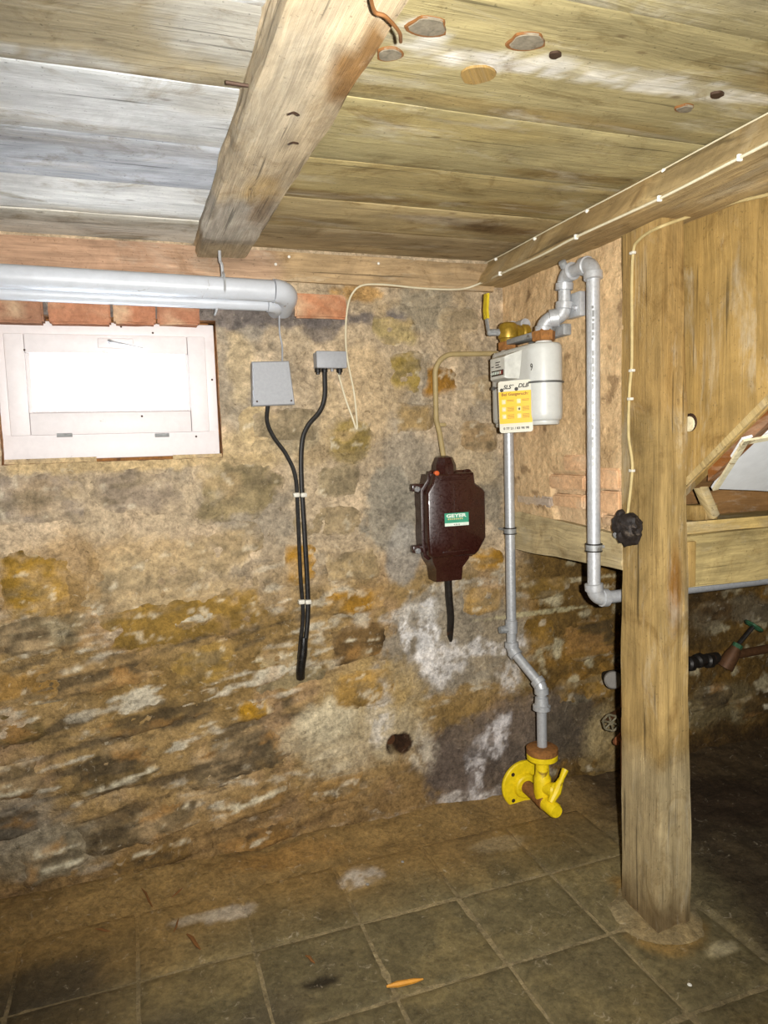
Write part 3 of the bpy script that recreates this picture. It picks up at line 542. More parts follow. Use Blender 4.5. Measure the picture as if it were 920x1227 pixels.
rect_bar(gx0-.004, gx1+.004, gz0, gz0+.006, ya-.004, ya+.02, .002).build('glazing_bead', 'window', win)
rect_bar(gx0-.006, gx1+.006, gz0-.006, gz1+.006, ya+.022, ya+.027, 0).build('pane', 'glass', win, 0)
hx, hz = wp(134, 411); h = rect_bar(wp(117, 411)[0], wp(160, 411)[0], wp(134, 418)[1], wp(134, 406)[1], ya-.006, ya, .004).build('handle_plate', 'window', win)
MB().tube([(hx-.006, ya-.005, hz), (hx-.006, ya-.03, hz), (hx+.004, ya-.034, hz-.004), (hx+.09, ya-.03, hz-.022)], [.006, .006, .005, .0035], 8).build('handle', 'steel', h)
for px in (78, 194):
    x, z = wp(px, 521.5); MB().tube([(x-.022, ya-.003, z), (x+.022, ya-.003, z)], .006, 8).build('hinge', 'galv_dull', win)
for (px, py) in ((145, 391.5), (183, 399), (254, 455), (170, 499), (235, 523), (30, 420)):
    x, z = wp(px, py); MB().lathe([(0, .0035), (.003, .003), (.004, 0)], (x, WY-.001 if py < 400 or px > 250 or py > 520 else ya-.001, z), (0, -1, 0), 8).build('screw', 'nail', win)

# ================================================================== TIMBERS
def wpaint(c, seed, pats=(), ax=1, var=.25):
    """patch colour: ax = length axis"""
    def f(V):
        u = V[:, ax]; q = V.sum(1)-u
        C = np.zeros((len(V), 3)); C[:] = lin(c); n = fbm(u*1.5, q*5, 2.5, 4, seed); C = C*(1+var*n[:, None])
        for (lo, hi, cc, k) in pats: C = mixc(C, lin(cc), k*ss(lo-.04, lo+.04, u+.06*fbm(u, q, 8, 3, seed+3))*(1-ss(hi-.04, hi+.04, u+.06*fbm(u, q, 8, 3, seed+4))))
        return np.clip(C, 0, 1)
    return f
def beam_paint(V):
    C = wpaint((182, 164, 134), 801, ((1.85, 2.25, (142, 138, 134), .5),), 1)(V)
    x, y = V[:, 0], V[:, 1]
    C = blob(C, x, y, .385, 1.15, .035, .13, (128, 92, 46), .9, .4, 3); C = blob(C, x, y, .33, 1.75, .04, .1, (176, 146, 92), .7, .5, 5); C = blob(C, x, y, .29, 1.25, .05, .3, (178, 166, 144), .6, .6, 7)
    C = blob(C, x, y, .36, 1.9, .03, .12, (116, 88, 48), .6, .5, 8)
    return C
zb = 2.012
o = timber('ceiling_beam', [[(.236, -1.2, zb+.012), (.405, -1.2, zb+.004), (.425, -1.2, ZC+.01), (.226, -1.2, ZC+.01)], [(.238, 2.395, zb+.018), (.392, 2.395, zb+.022), (.412, 2.395, ZC+.01), (.232, 2.395, ZC+.01)]], 'beam_y', beam_paint, None, .02, .005, 11, 7)
tag(o, 'thick hewn wooden beam crossing under the ceiling boards, ending above the window', 'beam')
zpl = onY(455, 343, 2.395).z
o = timber('wall_plate', [[(-1.72, 2.393, zpl+.018), (-1.72, 2.52, zpl+.018), (-1.72, 2.52, ZC), (-1.72, 2.393, ZC-.008)], [(1.30, 2.393, zpl-.004), (1.30, 2.52, zpl-.004), (1.30, 2.52, ZC), (1.30, 2.393, ZC-.012)]], 'beam_x', wpaint((166, 138, 112), 811, ((.5, 1.4, (168, 144, 104), .7), (-.5, .2, (172, 136, 110), .6)), 0), None, .02, .004, 21)
tag(o, 'long wooden wall plate lying on top of the stone wall behind the grey pipes', 'beam')
o = timber('partition_plate', [[(1.215, -1.2, 1.975), (1.47, -1.2, 1.972), (1.47, -1.2, ZC), (1.262, -1.2, ZC)], [(1.222, 2.44, 1.985), (1.47, 2.44, 1.982), (1.47, 2.44, ZC), (1.285, 2.44, ZC)]], 'beam_y', wpaint((172, 150, 108), 821, ((.4, 1.1, (178, 156, 112), .5), (1.5, 1.9, (156, 128, 84), .5)), 1), None, .02, .004, 31)
tag(o, 'squared timber along the ceiling above the plastered partition, cables clipped to it', 'beam')
o = timber('sill_beam', [[(XR-.008, 1.716, 1.028), (1.47, 1.716, 1.028), (1.47, 1.716, 1.128), (XR-.006, 1.716, 1.132)], [(XR-.008, 2.45, 1.008), (1.47, 2.45, 1.008), (1.47, 2.45, 1.168), (XR-.006, 2.45, 1.168)]], 'beam_y', wpaint((182, 164, 124), 831, ((1.9, 2.1, (170, 154, 116), .6),), 1), None, .02, .004, 41)
tag(o, 'horizontal sill timber carrying the bricks between stone wall and post', 'beam')
_stx = onY(809, 706, 1.55)
def post_paint(V):
    C = wpaint((152, 127, 80), 841, ((1.5, 2., (154, 124, 74), .6), (.0, .5, (162, 146, 112), .8), (-.1, .10, (104, 84, 54), .7), (.55, .9, (170, 142, 90), .5)), 2)(V)
    x, z = V[:, 0]+V[:, 1], V[:, 2]
    fr = V[:, 1] < 1.57
    S = fr & (V[:, 0] > 1.39)
    m = np.exp(-(((V[:, 0]-_stx.x)/.024)**2+((z-_stx.z)/.12)**2)**2)*(V[:, 1] < 1.60)
    return mixc(C, lin((118, 76, 18)), m*.9)
o = timber('post', [[(1.341, 1.722, -.05), (1.330, 1.546, -.05), (1.458, 1.552, -.05), (1.47, 1.722, -.05)], [(1.338, 1.722, 1.985), (1.335, 1.552, 1.985), (1.412, 1.556, 1.985), (1.43, 1.722, 1.985)]], 'post_z', post_paint, None, .02, .004, 51, 8)
tag(o, 'rough upright wooden post standing on the floor at the end of the partition', 'post')

# ---------------------------------------------------------------- stair enclosure right of the post
def zlow(y): return 1.262+.79*(1.58-y)
st = empty('stair_enclosure', (1.46, 1.2, 1.2), 'brown vertical boards with a sloping lower edge right of the post', 'stair enclosure')
ybd = [1.60, 1.345, 1.10, .86, .62]
for i in range(4):
    a, b = ybd[i]-.001, ybd[i+1]+.001; x0, x1 = 1.436+.002*i, 1.462
    ring = [(a, min(zlow(a), 1.97)), (b, min(zlow(b), 1.97)), (b, 1.985), (a, 1.985)]
    MB().loft([(x0, y, z) for y, z in ring], [(x1, y, z) for y, z in ring]).build('board', 'board_z', st, 30)
def slope_bar(y0, y1, x0, x1, t0, t1): # strip following the slope, t measured down from the slope line
    R = [(y0, zlow(y0)-t0), (y1, zlow(y1)-t0), (y1, zlow(y1)-t1), (y0, zlow(y0)-t1)]
    return MB().loft([(x0, y, z) for y, z in R], [(x1, y, z) for y, z in R])
slope_bar(1.62, .7, 1.428, 1.443, -.026, -.004).build('stringer', 'beam_x2', st, 30)
slope_bar(1.50, .7, 1.445, 1.47, -.02, .030).build('trim_strip', 'trim_y', st, 30)
for i in range(5):
    y0 = 1.60-.19*i; slope_bar(y0-.001, y0-.189, 1.47, 2.6, -.05, -.022).build('soffit_board', 'soffit', st, 30)
kx = onX(825, 508, 1.434); 
MB().lathe([(0, .025), (.001, .0245)], (1.4363, kx.y-.004, kx.z+.004), (-1, 0, 0), 16).build('knot_ring', 'nail', st)
MB().lathe([(0, .021), (.002, .02)], (1.4355, kx.y, kx.z), (-1, 0, 0), 16).build('knot', 'cream', st)
def on_slope(px, py, off):
    d = _ray(px, py); # z = 1.262+.79*(1.58-y)-off
    s = (1.262+.79*1.58-off-EYE.z)/(d.z+.79*d.y); return EYE+d*s
Wq = [on_slope(853, 586, .030), on_slope(890, 527, .030), on_slope(925, 517, .030), on_slope(1040, 500, .030), on_slope(1040, 596, .030), on_slope(905, 588, .030)]
nn = Vector((0, .79, 1)).normalized()
wb = empty('white_board', Wq[0], 'chipped white painted board under the sloping stair', 'board')
MB().loft([q+nn*.001 for q in Wq], [q+nn*.007 for q in Wq]).build('panel', 'white_board', wb, 20)
for (a, b) in ((0, 1), (1, 3)):
    p, q = Wq[a], Wq[b]; d = (q-p).normalized(); side = nn.cross(d); 
    if side.dot(Wq[4]-p) < 0: side = -side
    MB().loft([p-nn*.006, q-nn*.006, q-nn*.006+side*.016, p-nn*.006+side*.016], [p+nn*.0005, q+nn*.0005, q+nn*.0005+side*.02, p+nn*.0005+side*.02]).build('edge_strip', 'cream', wb, 20)
al = empty('alcove_beam', (1.5, 1.66, .98), 'horizontal timber right of the post above the grey pipe', 'beam')
timber('beam_body', [[(1.455, 1.60, .985), (1.455, 1.60, 1.135), (1.455, 1.70, 1.135), (1.455, 1.70, .985)], [(3.3, 1.60, .985), (3.3, 1.60, 1.14), (3.3, 1.70, 1.14), (3.3, 1.70, .985)]], 'beam_x', wpaint((172, 152, 102), 851, (), 0), al, .03, .004, 61)
timber('ledge', [[(1.455, 1.615, 1.137), (1.455, 1.615, 1.172), (1.455, 1.74, 1.172), (1.455, 1.74, 1.137)], [(3.3, 1.615, 1.14), (3.3, 1.615, 1.17), (3.3, 1.74, 1.17), (3.3, 1.74, 1.14)]], 'beam_x', wpaint((180, 154, 96), 852, (), 0), al, .03, .002, 62)
MB().span((1.462, 1.588, .99), (1.492, 1.60, 1.12), .003).build('tenon_block', 'board_z', al)
timber('lower_strip', [[(1.455, 1.705, .966), (1.455, 1.705, .995), (1.455, 1.745, .995), (1.455, 1.745, .966)], [(3.3, 1.705, .966), (3.3, 1.705, .995), (3.3, 1.745, .995), (3.3, 1.745, .966)]], 'beam_x', wpaint((84, 68, 50), 853, (), 0, .5), al, .03, .006, 63)
tag(MB().span((1.47, 1.75, 1.13), (3.3, 1.775, 1.42), .004).build('back_board', 'soffit', None, 30), 'dark brown board standing behind the timber under the stair', 'board')
p = onY(842, 600, 1.60); tag(MB().box((p.x+.03, 1.64, 1.195), (.085, .05, .045), .006).build('wood_block', 'board_z', None), 'small wooden block wedged between the post and the white board', 'block')
p = onY(852, 575, 1.58); tag(MB().box((p.x+.01, 1.61, 1.235), (.028, .03, .12), .004, Matrix.Rotation(math.radians(-28), 3, 'Y')).build('wood_wedge', 'beam_x2', None), 'pale slanting wooden strip below the corner of the white board', 'strip')

# ================================================================== GREY PIPES UNDER THE CEILING
def arc(p, d0, d1, R, n=8):
    """points turning at p from direction d0 to d1 with bend radius R"""
    d0, d1 = Vector(d0).normalized(), Vector(d1).normalized(); th = d0.angle(d1); t = R*math.tan(th/2); s = Vector(p)-d0*t; e = Vector(p)+d1*t
    c = s + (d1-d0*d0.dot(d1)).normalized()*R; a0 = s-c; ax = d0.cross(d1).normalized(); return [c+Matrix.Rotation(th*k/n, 3, ax) @ a0 for k in range(n+1)]
yp = 2.30
pl, pr = onY(-160, 338, yp), onY(346, 349, yp); r1 = .034
zq = onY(150, 343, yp).z
dp = empty('drain_pipe', (pr.x, yp, zq-.04), 'thick grey plastic drain pipe above the window with elbow into the wall', 'pipe')
ez = zq+.004
A = arc((pr.x, yp, ez), (1, 0, -.004), (0, 1, -.25), .05)
MB().tube([(-1.72, yp, ez+.028)]+A[:1], r1, 20).build('pipe_body', 'grey_pvc', dp); MB().tube(A+[A[-1]+Vector((0, .08, -.02))], r1*1.1, 20).build('elbow', 'grey_pvc', dp)
zl = onY(150, 358, yp+.03).z; xr2 = onY(334, 363, yp+.03).x
d2_ = empty('waste_pipe', (xr2, yp+.03, zl-.03), 'thinner grey pipe running below and behind the thick drain pipe', 'pipe')
A = arc((xr2, yp+.045, zl), (1, 0, 0), (0, 1, -.1), .035)
MB().tube([(-1.72, yp+.045, zl+.022)]+A[:1], .021, 16).build('pipe_body', 'grey_pvc', d2_); MB().tube(A+[A[-1]+Vector((0, .05, -.005))], .024, 16).build('elbow', 'grey_pvc', d2_)
p = onY(264, 290, yp)
hg = empty('pipe_hanger', p, 'thin metal hook hanging from the beam end holding the grey pipes', 'hook')
MB().tube(curve([(p.x-.004, yp, 2.03), (p.x-.004, yp, 2.0), (p.x, yp-.006, ez+.07), (p.x+.002, yp-.002, ez+.03)]), .005, 8).build('rod', 'galv', hg)
MB().tube([(p.x+.002, yp+math.cos(a)*.0365, ez+.012+math.sin(a)*.0365) for a in (math.pi*2*k/24 for k in range(25))], .004, 6).build('ring', 'galv', hg)
MB().tube(curve([(p.x, yp+.03, ez-.02), (p.x-.02, yp+.045, zl-.03), (p.x-.02, yp+.06, zl-.03), (p.x-.01, yp+.09, zl+.01)]), .0035, 6).build('wire_hook', 'galv', hg)

# ================================================================== JUNCTION BOXES, CABLES ON THE STONE WALL
yw = YB-.012
def W(px, py, off=.012): return onY(px, py, YB-off)
a = [W(303, 434, .06), W(346, 433, .06), W(353, 484, .06), W(304, 486, .06)]
jb = empty('junction_box', (a[3]+a[2])/2, 'larger flat grey junction box left of the two, slanted right side', 'junction box')
bk = [Vector((q.x, YB+.004, q.z)) for q in a]
def inset(Q, k): c = sum(Q, Vector())/len(Q); return [c+(q-c)*k for q in Q]
MB().lofts([bk, [Vector((q.x, YB-.028, q.z)) for q in a]]).build('box_base', 'box_grey', jb, 30)
fr = [Vector((q.x, YB-.06, q.z)) for q in a]; MB().lofts([inset([Vector((q.x, YB-.029, q.z)) for q in a], 1.03), inset([Vector((q.x, YB-.055, q.z)) for q in a], 1.03), inset(fr, .98)]).build('cover', 'box_grey', jb, 30)
for (px, py) in ((308, 481), (349, 480)): q = W(px, py, .0605); MB().lathe([(0, .0035), (.002, .0025)], q, (0, -1, 0), 8).build('screw', 'nail', jb)
q = W(338, 432, .03); t_ = W(335, 374, .02)
o = MB().tube(curve([q-Vector((0, 0, .008)), W(338, 415, .014), W(335, 398, .016), t_, t_+Vector((0, -.06, .03))]), .003, 6).build('thin_cable', 'box_grey'); tag(o, 'thin grey cable rising from the slanted junction box to the pipes', 'cable')
a0, a1 = W(379, 421, .05), W(415, 441, .05)
jb2 = empty('junction_box', ((a0.x+a1.x)/2, YB-.03, a1.z), 'small grey junction box on the right with black cable glands', 'junction box')
MB().span((a0.x, YB+.004, a1.z), (a1.x, YB-.038, a0.z), .004).build('box_base', 'box_grey', jb2); MB().span((a0.x-.002, YB-.039, a1.z-.001), (a1.x+.002, YB-.056, a0.z+.002), .005).build('cover', 'box_grey', jb2)
for px in (381, 389, 407):
    q = W(px, 446, .032); MB().lathe([(0, .008), (.006, .0105), (.016, .0105), (.018, .007), (.024, .006)], (q.x, YB-.03, a1.z+.004), (0, 0, -1), 12).build('cable_gland', 'black', jb2)
MB().lathe([(0, .005), (.01, .005)], (W(398, 440, .032).x, YB-.03, a1.z), (0, 0, -1), 10).build('screw_plug', 'steel', jb2)
c1 = curve([W(321, 484, .03), W(320, 505, .018), W(328, 524, .014), W(343, 545, .012), (W(354, 572, .014)), W(357, 620, .014), W(360, 690, .014), W(363, 735, .014), W(360, 770, .016), W(358, 790, .018)])
c2 = curve([W(389, 446, .03), W(389, 475, .02), W(383, 493, .016), W(369, 510, .013), W(362, 530, .013), W(361, 570, .014), W(365, 640, .014), W(369, 720, .014), W(367, 760, .016), W(363, 785, .018)])
tag(MB().tube(c1, .0072, 10).build('power_cable', 'black'), 'black cable running down from the slanted grey junction box', 'cable')
tag(MB().tube(c2, .0085, 10).build('power_cable', 'black'), 'black cable running down from the small grey junction box', 'cable')
tag(MB().tube(curve([W(364, 764, .018), W(363, 780, .02), W(361, 795, .02), W(360, 804, .016), W(360, 812, .004)], 5), [.013, .014, .0145, .015, .015, .0155]+[.016]*15, 12).build('cable_sleeve', 'sleeve'), 'black taped sleeve joining both black cables before the wall', 'sleeve')
for py, px0, px1, wd in ((593, 355, 363.5, 'upper'), (721, 361, 369, 'lower')):
    e = empty('cable_clip', W((px0+px1)/2, py, .02), 'white clip pair on the black cables, %s one' % wd, 'cable clip', 'white clips on the black cables')
    for px in (px0, px1): q = W(px, py, .018); MB().box((q.x, YB-.016, q.z), (.022, .026, .016), .004).build('clip', 'clipw', e)
# thin ivory cable from the small box round to the partition plate
xl, zl2 = 1.222, 1.988
pts = [W(405, 447, .03), W(414, 478, .012), W(422, 500, .012), W(427, 514, .01), W(427.5, 505, .01), W(424, 470, .012), W(416, 430, .03), W(414, 400, .016), W(416, 370, .014), W(422, 352, .016), W(434, 342, .022), W(460, 341, .022), W(500, 345, .022), W(540, 347, .022), W(560, 345, .024)]
pts += [onY(583, 336, 2.33), onX(600, 328, 1.214), onX(650, 305, 1.213), onX(690, 284, 1.213), onX(790, 238, 1.212), onX(886, 189, 1.211), onX(960, 152, 1.211), (1.208, .5, 1.974)]
ic = empty('ivory_cable', W(414, 400), 'thin ivory cable looping from the small junction box along the ceiling timber', 'cable')
MB().tube(curve(pts, 6), .0034, 7).build('cable_run', 'cablew', ic)
for (px, py) in ((599, 328), (690, 284), (790, 238), (886, 189)): q = onX(px, py, 1.212); MB().box(q, (.012, .007, .014), .002).build('clip', 'plugw', ic)
pts = [onX(573, 319, 1.272)]+[(1.268+.002*math.sin(y*9), y, ZC-.011) for y in np.linspace(2.3, .2, 18)]
bw = empty('bell_wire', (1.268, 1.5, ZC-.01), 'hair thin wire along the upper edge of the partition timber with white pins', 'wire')
MB().tube(curve(pts, 3), .002, 6).build('wire_run', 'cablew', bw)
for y in (2.32, 2.06, 1.78, 1.47, 1.15, .8): MB().lathe([(0, .005), (.006, .006), (.009, .003)], (1.272, y, ZC-.014), (-1, 0, -.3), 8).build('pin', 'plugw', bw)
for (px, py, wd) in ((346, 308, 'right of the beam end'), (453, 316, 'above the ivory cable bend'), (330, 317, 'nearest the pipe elbow')):
    q = onY(px, py, 2.391); tag(MB().lathe([(0, .004), (.005, .005), (.008, .002)], q, (0, -1, 0), 8).build('plug', 'plugw'), 'tiny white plug in the wall plate, %s' % wd, 'plug', 'white plugs in the wall plate')
# beige cable on the post
pts = [onX(752, 616, 1.325), onX(757, 570, 1.326), onX(757, 550, 1.327), onX(753, 520, 1.328), onX(754, 470, 1.328), onX(757, 430, 1.329), onX(757, 340, 1.330), onX(759, 300, 1.331), onX(765, 288, 1.327), onX(778, 278, 1.324), onY(793, 271, 1.540), onY(812, 264, 1.532), onY(836, 256, 1.525), onX(858, 249, 1.425), onX(885, 241, 1.426), onX(920, 233, 1.426), onX(980, 216, 1.426)]
bc = empty('beige_cable', onX(757, 430, 1.33), 'beige cable clipped to the post, bending along the timber above', 'cable')
MB().tube(curve(pts, 7), .0042, 8).build('cable_run', 'cablebeige', bc)
for (px, py) in ((758, 303), (757, 444), (755, 478), (757, 564)): q = onX(px, py, 1.328); MB().box(q, (.012, .016, .008), .002).build('clip', 'clipw', bc)
# charred round socket on the post
c = onX(753, 633, 1.312)
so = empty('switch_box', c, 'charred black round switch box on the post at the end of the beige cable', 'switch')
mb = MB(); ns, nr = 28, 14; V = []; rng = np.random.default_rng(3)
for i in range(nr+1):
    th = math.pi*i/nr
    for k in range(ns):
        ph = 2*math.pi*k/ns; r = .046*(1+.09*math.sin(3*ph+1)+.07*math.sin(5*ph+th*3)+.10*rng.normal()*math.sin(th))
        V.append((c.x-.004-.027*math.copysign(abs(math.cos(th))**.7, math.cos(th))*(1+.12*math.sin(4*ph)), c.y+r*math.sin(th)**.6*math.cos(ph), c.z+r*.95*math.sin(th)**.6*math.sin(ph)))
mb.add(V, [(i*ns+k, i*ns+(k+1) % ns, (i+1)*ns+(k+1) % ns, (i+1)*ns+k) for i in range(nr) for k in range(ns)]); mb.build('housing', 'burnt', so, 60)
MB().tube([(c.x-.01, c.y-.03, c.z-.002), (c.x-.014, c.y-.058, c.z-.004)], [.011, .009], 10).build('toggle', 'burnt', so)
MB().lathe([(0, .012), (.01, .013), (.014, .008)], (c.x, c.y+.03, c.z+.036), (-.6, 0, .6), 10).build('cable_inlet', 'burnt', so); MB().lathe([(0, .016), (.006, .016), (.008, .012)], (c.x-.03, c.y+.006, c.z+.004), (-1, 0, 0), 14).build('knob', 'burnt', so)
MB().lathe([(0, .009), (.004, .008)], (c.x-.026, c.y+.022, c.z-.02), (-1, 0, -.3), 10).build('screw', 'galv_dull', so)

# ================================================================== BROWN FUSE BOX
yf = 2.285
def FZ(px, py): p = onY(px, py, yf); return p
xL, xR = onY(512, 620, yf).x, onY(583, 620, yf).x; zT, zB_ = onY(548, 566, yf).z, onY(548, 668, yf).z; zs1, zs0 = onY(548, 590, yf).z, onY(548, 648, yf).z; xn0, xn1 = onY(521, 570, yf).x, onY(568, 570, yf).x
fb = empty('fuse_box', ((xL+xR)/2, 2.35, zB_-.08), 'dark brown cast service fuse box with green label on the stone wall', 'fuse box')
out = [(xL+.004, zB_+.012), (xL+.018, zB_), (xR-.045, zB_), (xR-.03, zB_+.012), (xR, zs0), (xR, zs1), (xR-.012, zs1+.012), (xR-.04, zs1+.03), (xR-.045, zT), (xL+.03, zT), (xL+.024, zT-.03), (xL, zs1+.008), (xL, zs0)]
cx, cz = sum(q[0] for q in out)/len(out), sum(q[1] for q in out)/len(out)
def ring(y, k, d=0): return [(cx+(x-cx)*k, y, cz+(z-cz)*k) for x, z in out]
MB().lofts([ring(2.413, .96), ring(2.34, .96)]).build('back_shell', 'brown_box', fb, 40)
MB().lofts([ring(2.342, 1.0), ring(2.34, 1.045), ring(2.326, 1.045), ring(2.324, 1.0)]).build('rim', 'brown_box', fb, 40)
MB().lofts([ring(2.326, .985), ring(2.296, .985), ring(2.288, .96), ring(yf, .92)]).build('cover', 'brown_box', fb, 40)
xm_ = onY(534, 560, 2.32).x; zt0, zt1 = zT-.004, onY(534, 548, 2.32).z
hexa = lambda rx, ry, z, x0=xm_: [(x0+rx*math.cos(math.pi/8+k*math.pi/4), 2.335+ry*math.sin(math.pi/8+k*math.pi/4), z) for k in range(8)]
MB().lofts([hexa(.044, .05, zt0-.02), hexa(.042, .048, zt0+.03), hexa(.03, .034, zt1), hexa(.014, .016, zt1+.006)]).build('top_gland', 'brown_box', fb, 30)
xb = onY(538, 690, 2.31).x; zb0, zb1 = zB_+.01, onY(538, 696, 2.31).z
def rr(x, hx, y0, y1, z): return [(x-hx, y0, z), (x+hx, y0, z), (x+hx, y1, z), (x-hx, y1, z)]
MB().lofts([rr(xb+.004, .078, 2.292, 2.40, zb0+.01), rr(xb+.002, .07, 2.295, 2.40, zb0-.02), rr(xb, .052, 2.305, 2.39, zb0-.05), rr(xb, .050, 2.31, 2.38, zb1)]).build('cable_funnel', 'brown_box', fb, 30)
MB().span((xL+.05, yf-.004, zT-.026), (xR-.06, yf+.004, zT-.018), .002).build('raised_bar', 'brown_box', fb); MB().span((xL+.055, yf-.004, zB_+.018), (xR-.075, yf+.004, zB_+.026), .002).build('raised_bar', 'brown_box', fb)
for (px, py, y) in ((499, 586, 2.325), (500, 660, 2.325)):
    q = onY(px, py, y); e = MB().box((q.x+.012, y+.022, q.z+.004), (.05, .03, .028), .006).build('bolt_lug', 'brown_box', fb)
    MB().lathe([(0, .007), (.012, .007), (.013, .011), (.022, .011), (.024, .008)], (q.x, y+.012, q.z), (0, -1, 0), 6).build('bolt', 'steel', e, 20)
q = onY(522, 567, 2.30); MB().lathe([(0, .009), (.012, .009), (.015, .005)], q, (0, -1, 0), 10).build('seal_cap', 'orange', fb)
for (px, py) in ((560, 568), (519, 569)):
    q = onY(px, py, 2.32); MB().tube([(q.x+.013*math.cos(a), 2.32, q.z+.013*math.sin(a)) for a in (math.pi*2*k/14 for k in range(15))], .006, 8).build('eyelet', 'brown_box', fb)
q0, q1 = onY(533, 615.5, yf-.004), onY(562, 629, yf-.004); lab = MB().span((q0.x, yf-.0012, q1.z), (q1.x, yf+.001, q0.z)).build('label_plate', 'green', fb, 0)
MB().span((q0.x, yf-.0018, q1.z), (q1.x, yf-.0010, q1.z+.011)).build('label_stripe', 'inkw', lab, 0)
RF = Matrix(((1, 0, 0), (0, 0, -1), (0, 1, 0)))     # text plane facing -y
lw = q1.x-q0.x
text('GEYER', .0165, 'inkw', lab, (q0.x+.006, yf-.002, q0.z-.0150), RF, bold=.0007, fit=lw*.84)
for k in range(8): MB().span((q0.x+.012+.0076*k, yf-.002, q0.z-.0235), (q0.x+.0165+.0076*k, yf-.001, q0.z-.019)).build('print_mark', 'picto', lab, 0)
for k in range(3): MB().span((q0.x+.034+.009*k, yf-.0024, q1.z+.003), (q0.x+.040+.009*k, yf-.0016, q1.z+.007)).build('print_mark', 'galv_dull', lab, 0)
# conduit up from the box, and the lead below it
zc = zt1+.004
cd = empty('conduit', (xm_, 2.34, zt1), 'beige rigid conduit rising from the fuse box and bending right behind the meter', 'conduit')
top = onY(529, 424, 2.37).z
MB().tube([(xm_, 2.335, zc-.01), (xm_-.002, 2.36, zc+.08), (xm_-.004, 2.385, zc+.13)]+[q for q in arc((xm_-.004, 2.385, top), (0, 0, 1), (1, 0, .02), .075, 10)]+[(1.30, 2.385, top+.006)], .0095, 12).build('tube', 'conduit', cd)
q = W(529, 509, .03); MB().box((q.x, 2.39, q.z), (.034, .034, .014), .004).build('clip', 'conduit', cd)
pts = [onY(537, 692, 2.345), onY(538, 715, 2.36), onY(540, 742, 2.385), onY(538, 770, 2.43)]
tag(MB().tube(curve(pts, 6), .0135, 12).build('service_cable', 'black_iron'), 'thick dark service lead leaving the fuse box downwards into the wall', 'cable')

# ================================================================== GAS METER, PIPES, VALVES
def elbow_mb(P, r):
    """bend fitting with collars at both ends"""
    m_ = MB().tube(P, r*1.22, 14)
    for a, b in ((P[0], P[1]), (P[-1], P[-2])): d = (a-b).normalized(); m_.tube([a-d*.012, a-d*.010, a+d*.010, a+d*.012], [r*1.22, r*1.42, r*1.42, r*1.1], 14)
    return m_
def pipe_run(root, P, r, R=.035, mat='galv', fit='galv', seg=14, bends=None):
    P = [Vector(p) for p in P]; n = len(P); cur = P[0]
    for i in range(1, n-1):
        d0, d1 = (P[i]-P[i-1]).normalized(), (P[i+1]-P[i]).normalized(); A = arc(P[i], d0, d1, R)
        if (A[0]-cur).length > .012: MB().tube([cur, A[0]], r, seg).build('pipe_length', mat, root)
        elbow_mb(A, r).build('elbow', fit, root); cur = A[-1]
    if (P[-1]-cur).length > .01: MB().tube([cur, P[-1]], r, seg).build('pipe_length', mat, root)
# main valve near the floor
D = onY(628, 940, 2.345); vx = D.x
ye = onX(668, 974, vx).y; zax = D.z
yv = onX(650, 955, vx).y
mv = empty('gas_main_valve', (vx, yv, 0), 'yellow gas shut-off valve with round wall flange near the floor', 'gas valve')
MB().lathe([(0, .092), (.003, .096), (.012, .096), (.016, .092), (.017, .05), (.03, .046), (.034, .04)], (vx, 2.355, zax), (0, -1, 0), 40).build('wall_flange', 'yellow', mv, 30)
fl1 = [o for o in bpy.data.objects if o.name.startswith('wall_flange')][-1]
for k in range(4):
    a = math.pi/4+k*math.pi/2; MB().lathe([(0, .008), (.001, .0078)], (vx+.074*math.cos(a), 2.339, zax+.074*math.sin(a)), (0, -1, 0), 10).build('bolt_hole', 'nail', fl1)
MB().tube([(vx, 2.36, zax), (vx, 2.45, zax)], .03, 14).build('wall_stub', 'rust', mv)
MB().tube([(vx, 2.34, zax), (vx, yv+.03, zax)], .026, 16).build('supply_pipe', 'rust', mv)
MB().lathe([(0, .027), (.03, .027), (.032, .030), (.06, .030), (.064, .024)], (vx, yv+.035, zax), (0, -1, 0), 18).build('tee_body', 'rust', mv)
MB().lathe([(0, .028), (abs(yv-.03-ye)*.7+.01, .027), (abs(yv-.03-ye)*.7+.018, .022)], (vx, yv-.028, zax), (0, -1, 0), 18).build('end_cap', 'yellow', mv)
zf = onY(651, 902, yv).z; zf2 = zf+.024
MB().lathe([(0, .028), (.02, .032), (.08, .032), (.09, .026), (zf-zax-.035, .024), (zf-zax-.02, .028), (zf-zax-.012, .044)], (vx, yv, zax+.01), (0, 0, 1), 20).build('valve_body', 'yellow', mv)
MB().lathe([(0, .054), (.003, .057), (.017, .057), (.02, .054)], (vx, yv, zf-.022), (0, 0, 1), 28).build('lower_flange', 'yellow', mv, 30)
MB().lathe([(0, .054), (.003, .058), (.022, .058), (.027, .05), (.028, .026)], (vx, yv, zf-.001), (0, 0, 1), 28).build('upper_flange', 'rust', mv, 30)
lc = Vector((vx+.006, yv-.034, zax+.058))
d_ = Vector((.42, -.9, .05)).normalized()
lv = MB().lathe([(-.02, .016), (.02, .026), (.034, .030), (.042, .026), (.044, .010)], lc-d_*.01, d_, 18).build('cock_spindle', 'yellow', mv)
hd = Vector((.62, .18, .72)).normalized()
MB().tube([lc+d_*.03-hd*.045, lc+d_*.03, lc+d_*.028+hd*.05, lc+d_*.026+hd*.085], [.012, .02, .010, .013], 10).build('lever', 'yellow', lv)
MB().lathe([(0, .008), (.004, .007)], lc+d_*.034, d_, 8).build('lever_bolt', 'rust', lv)
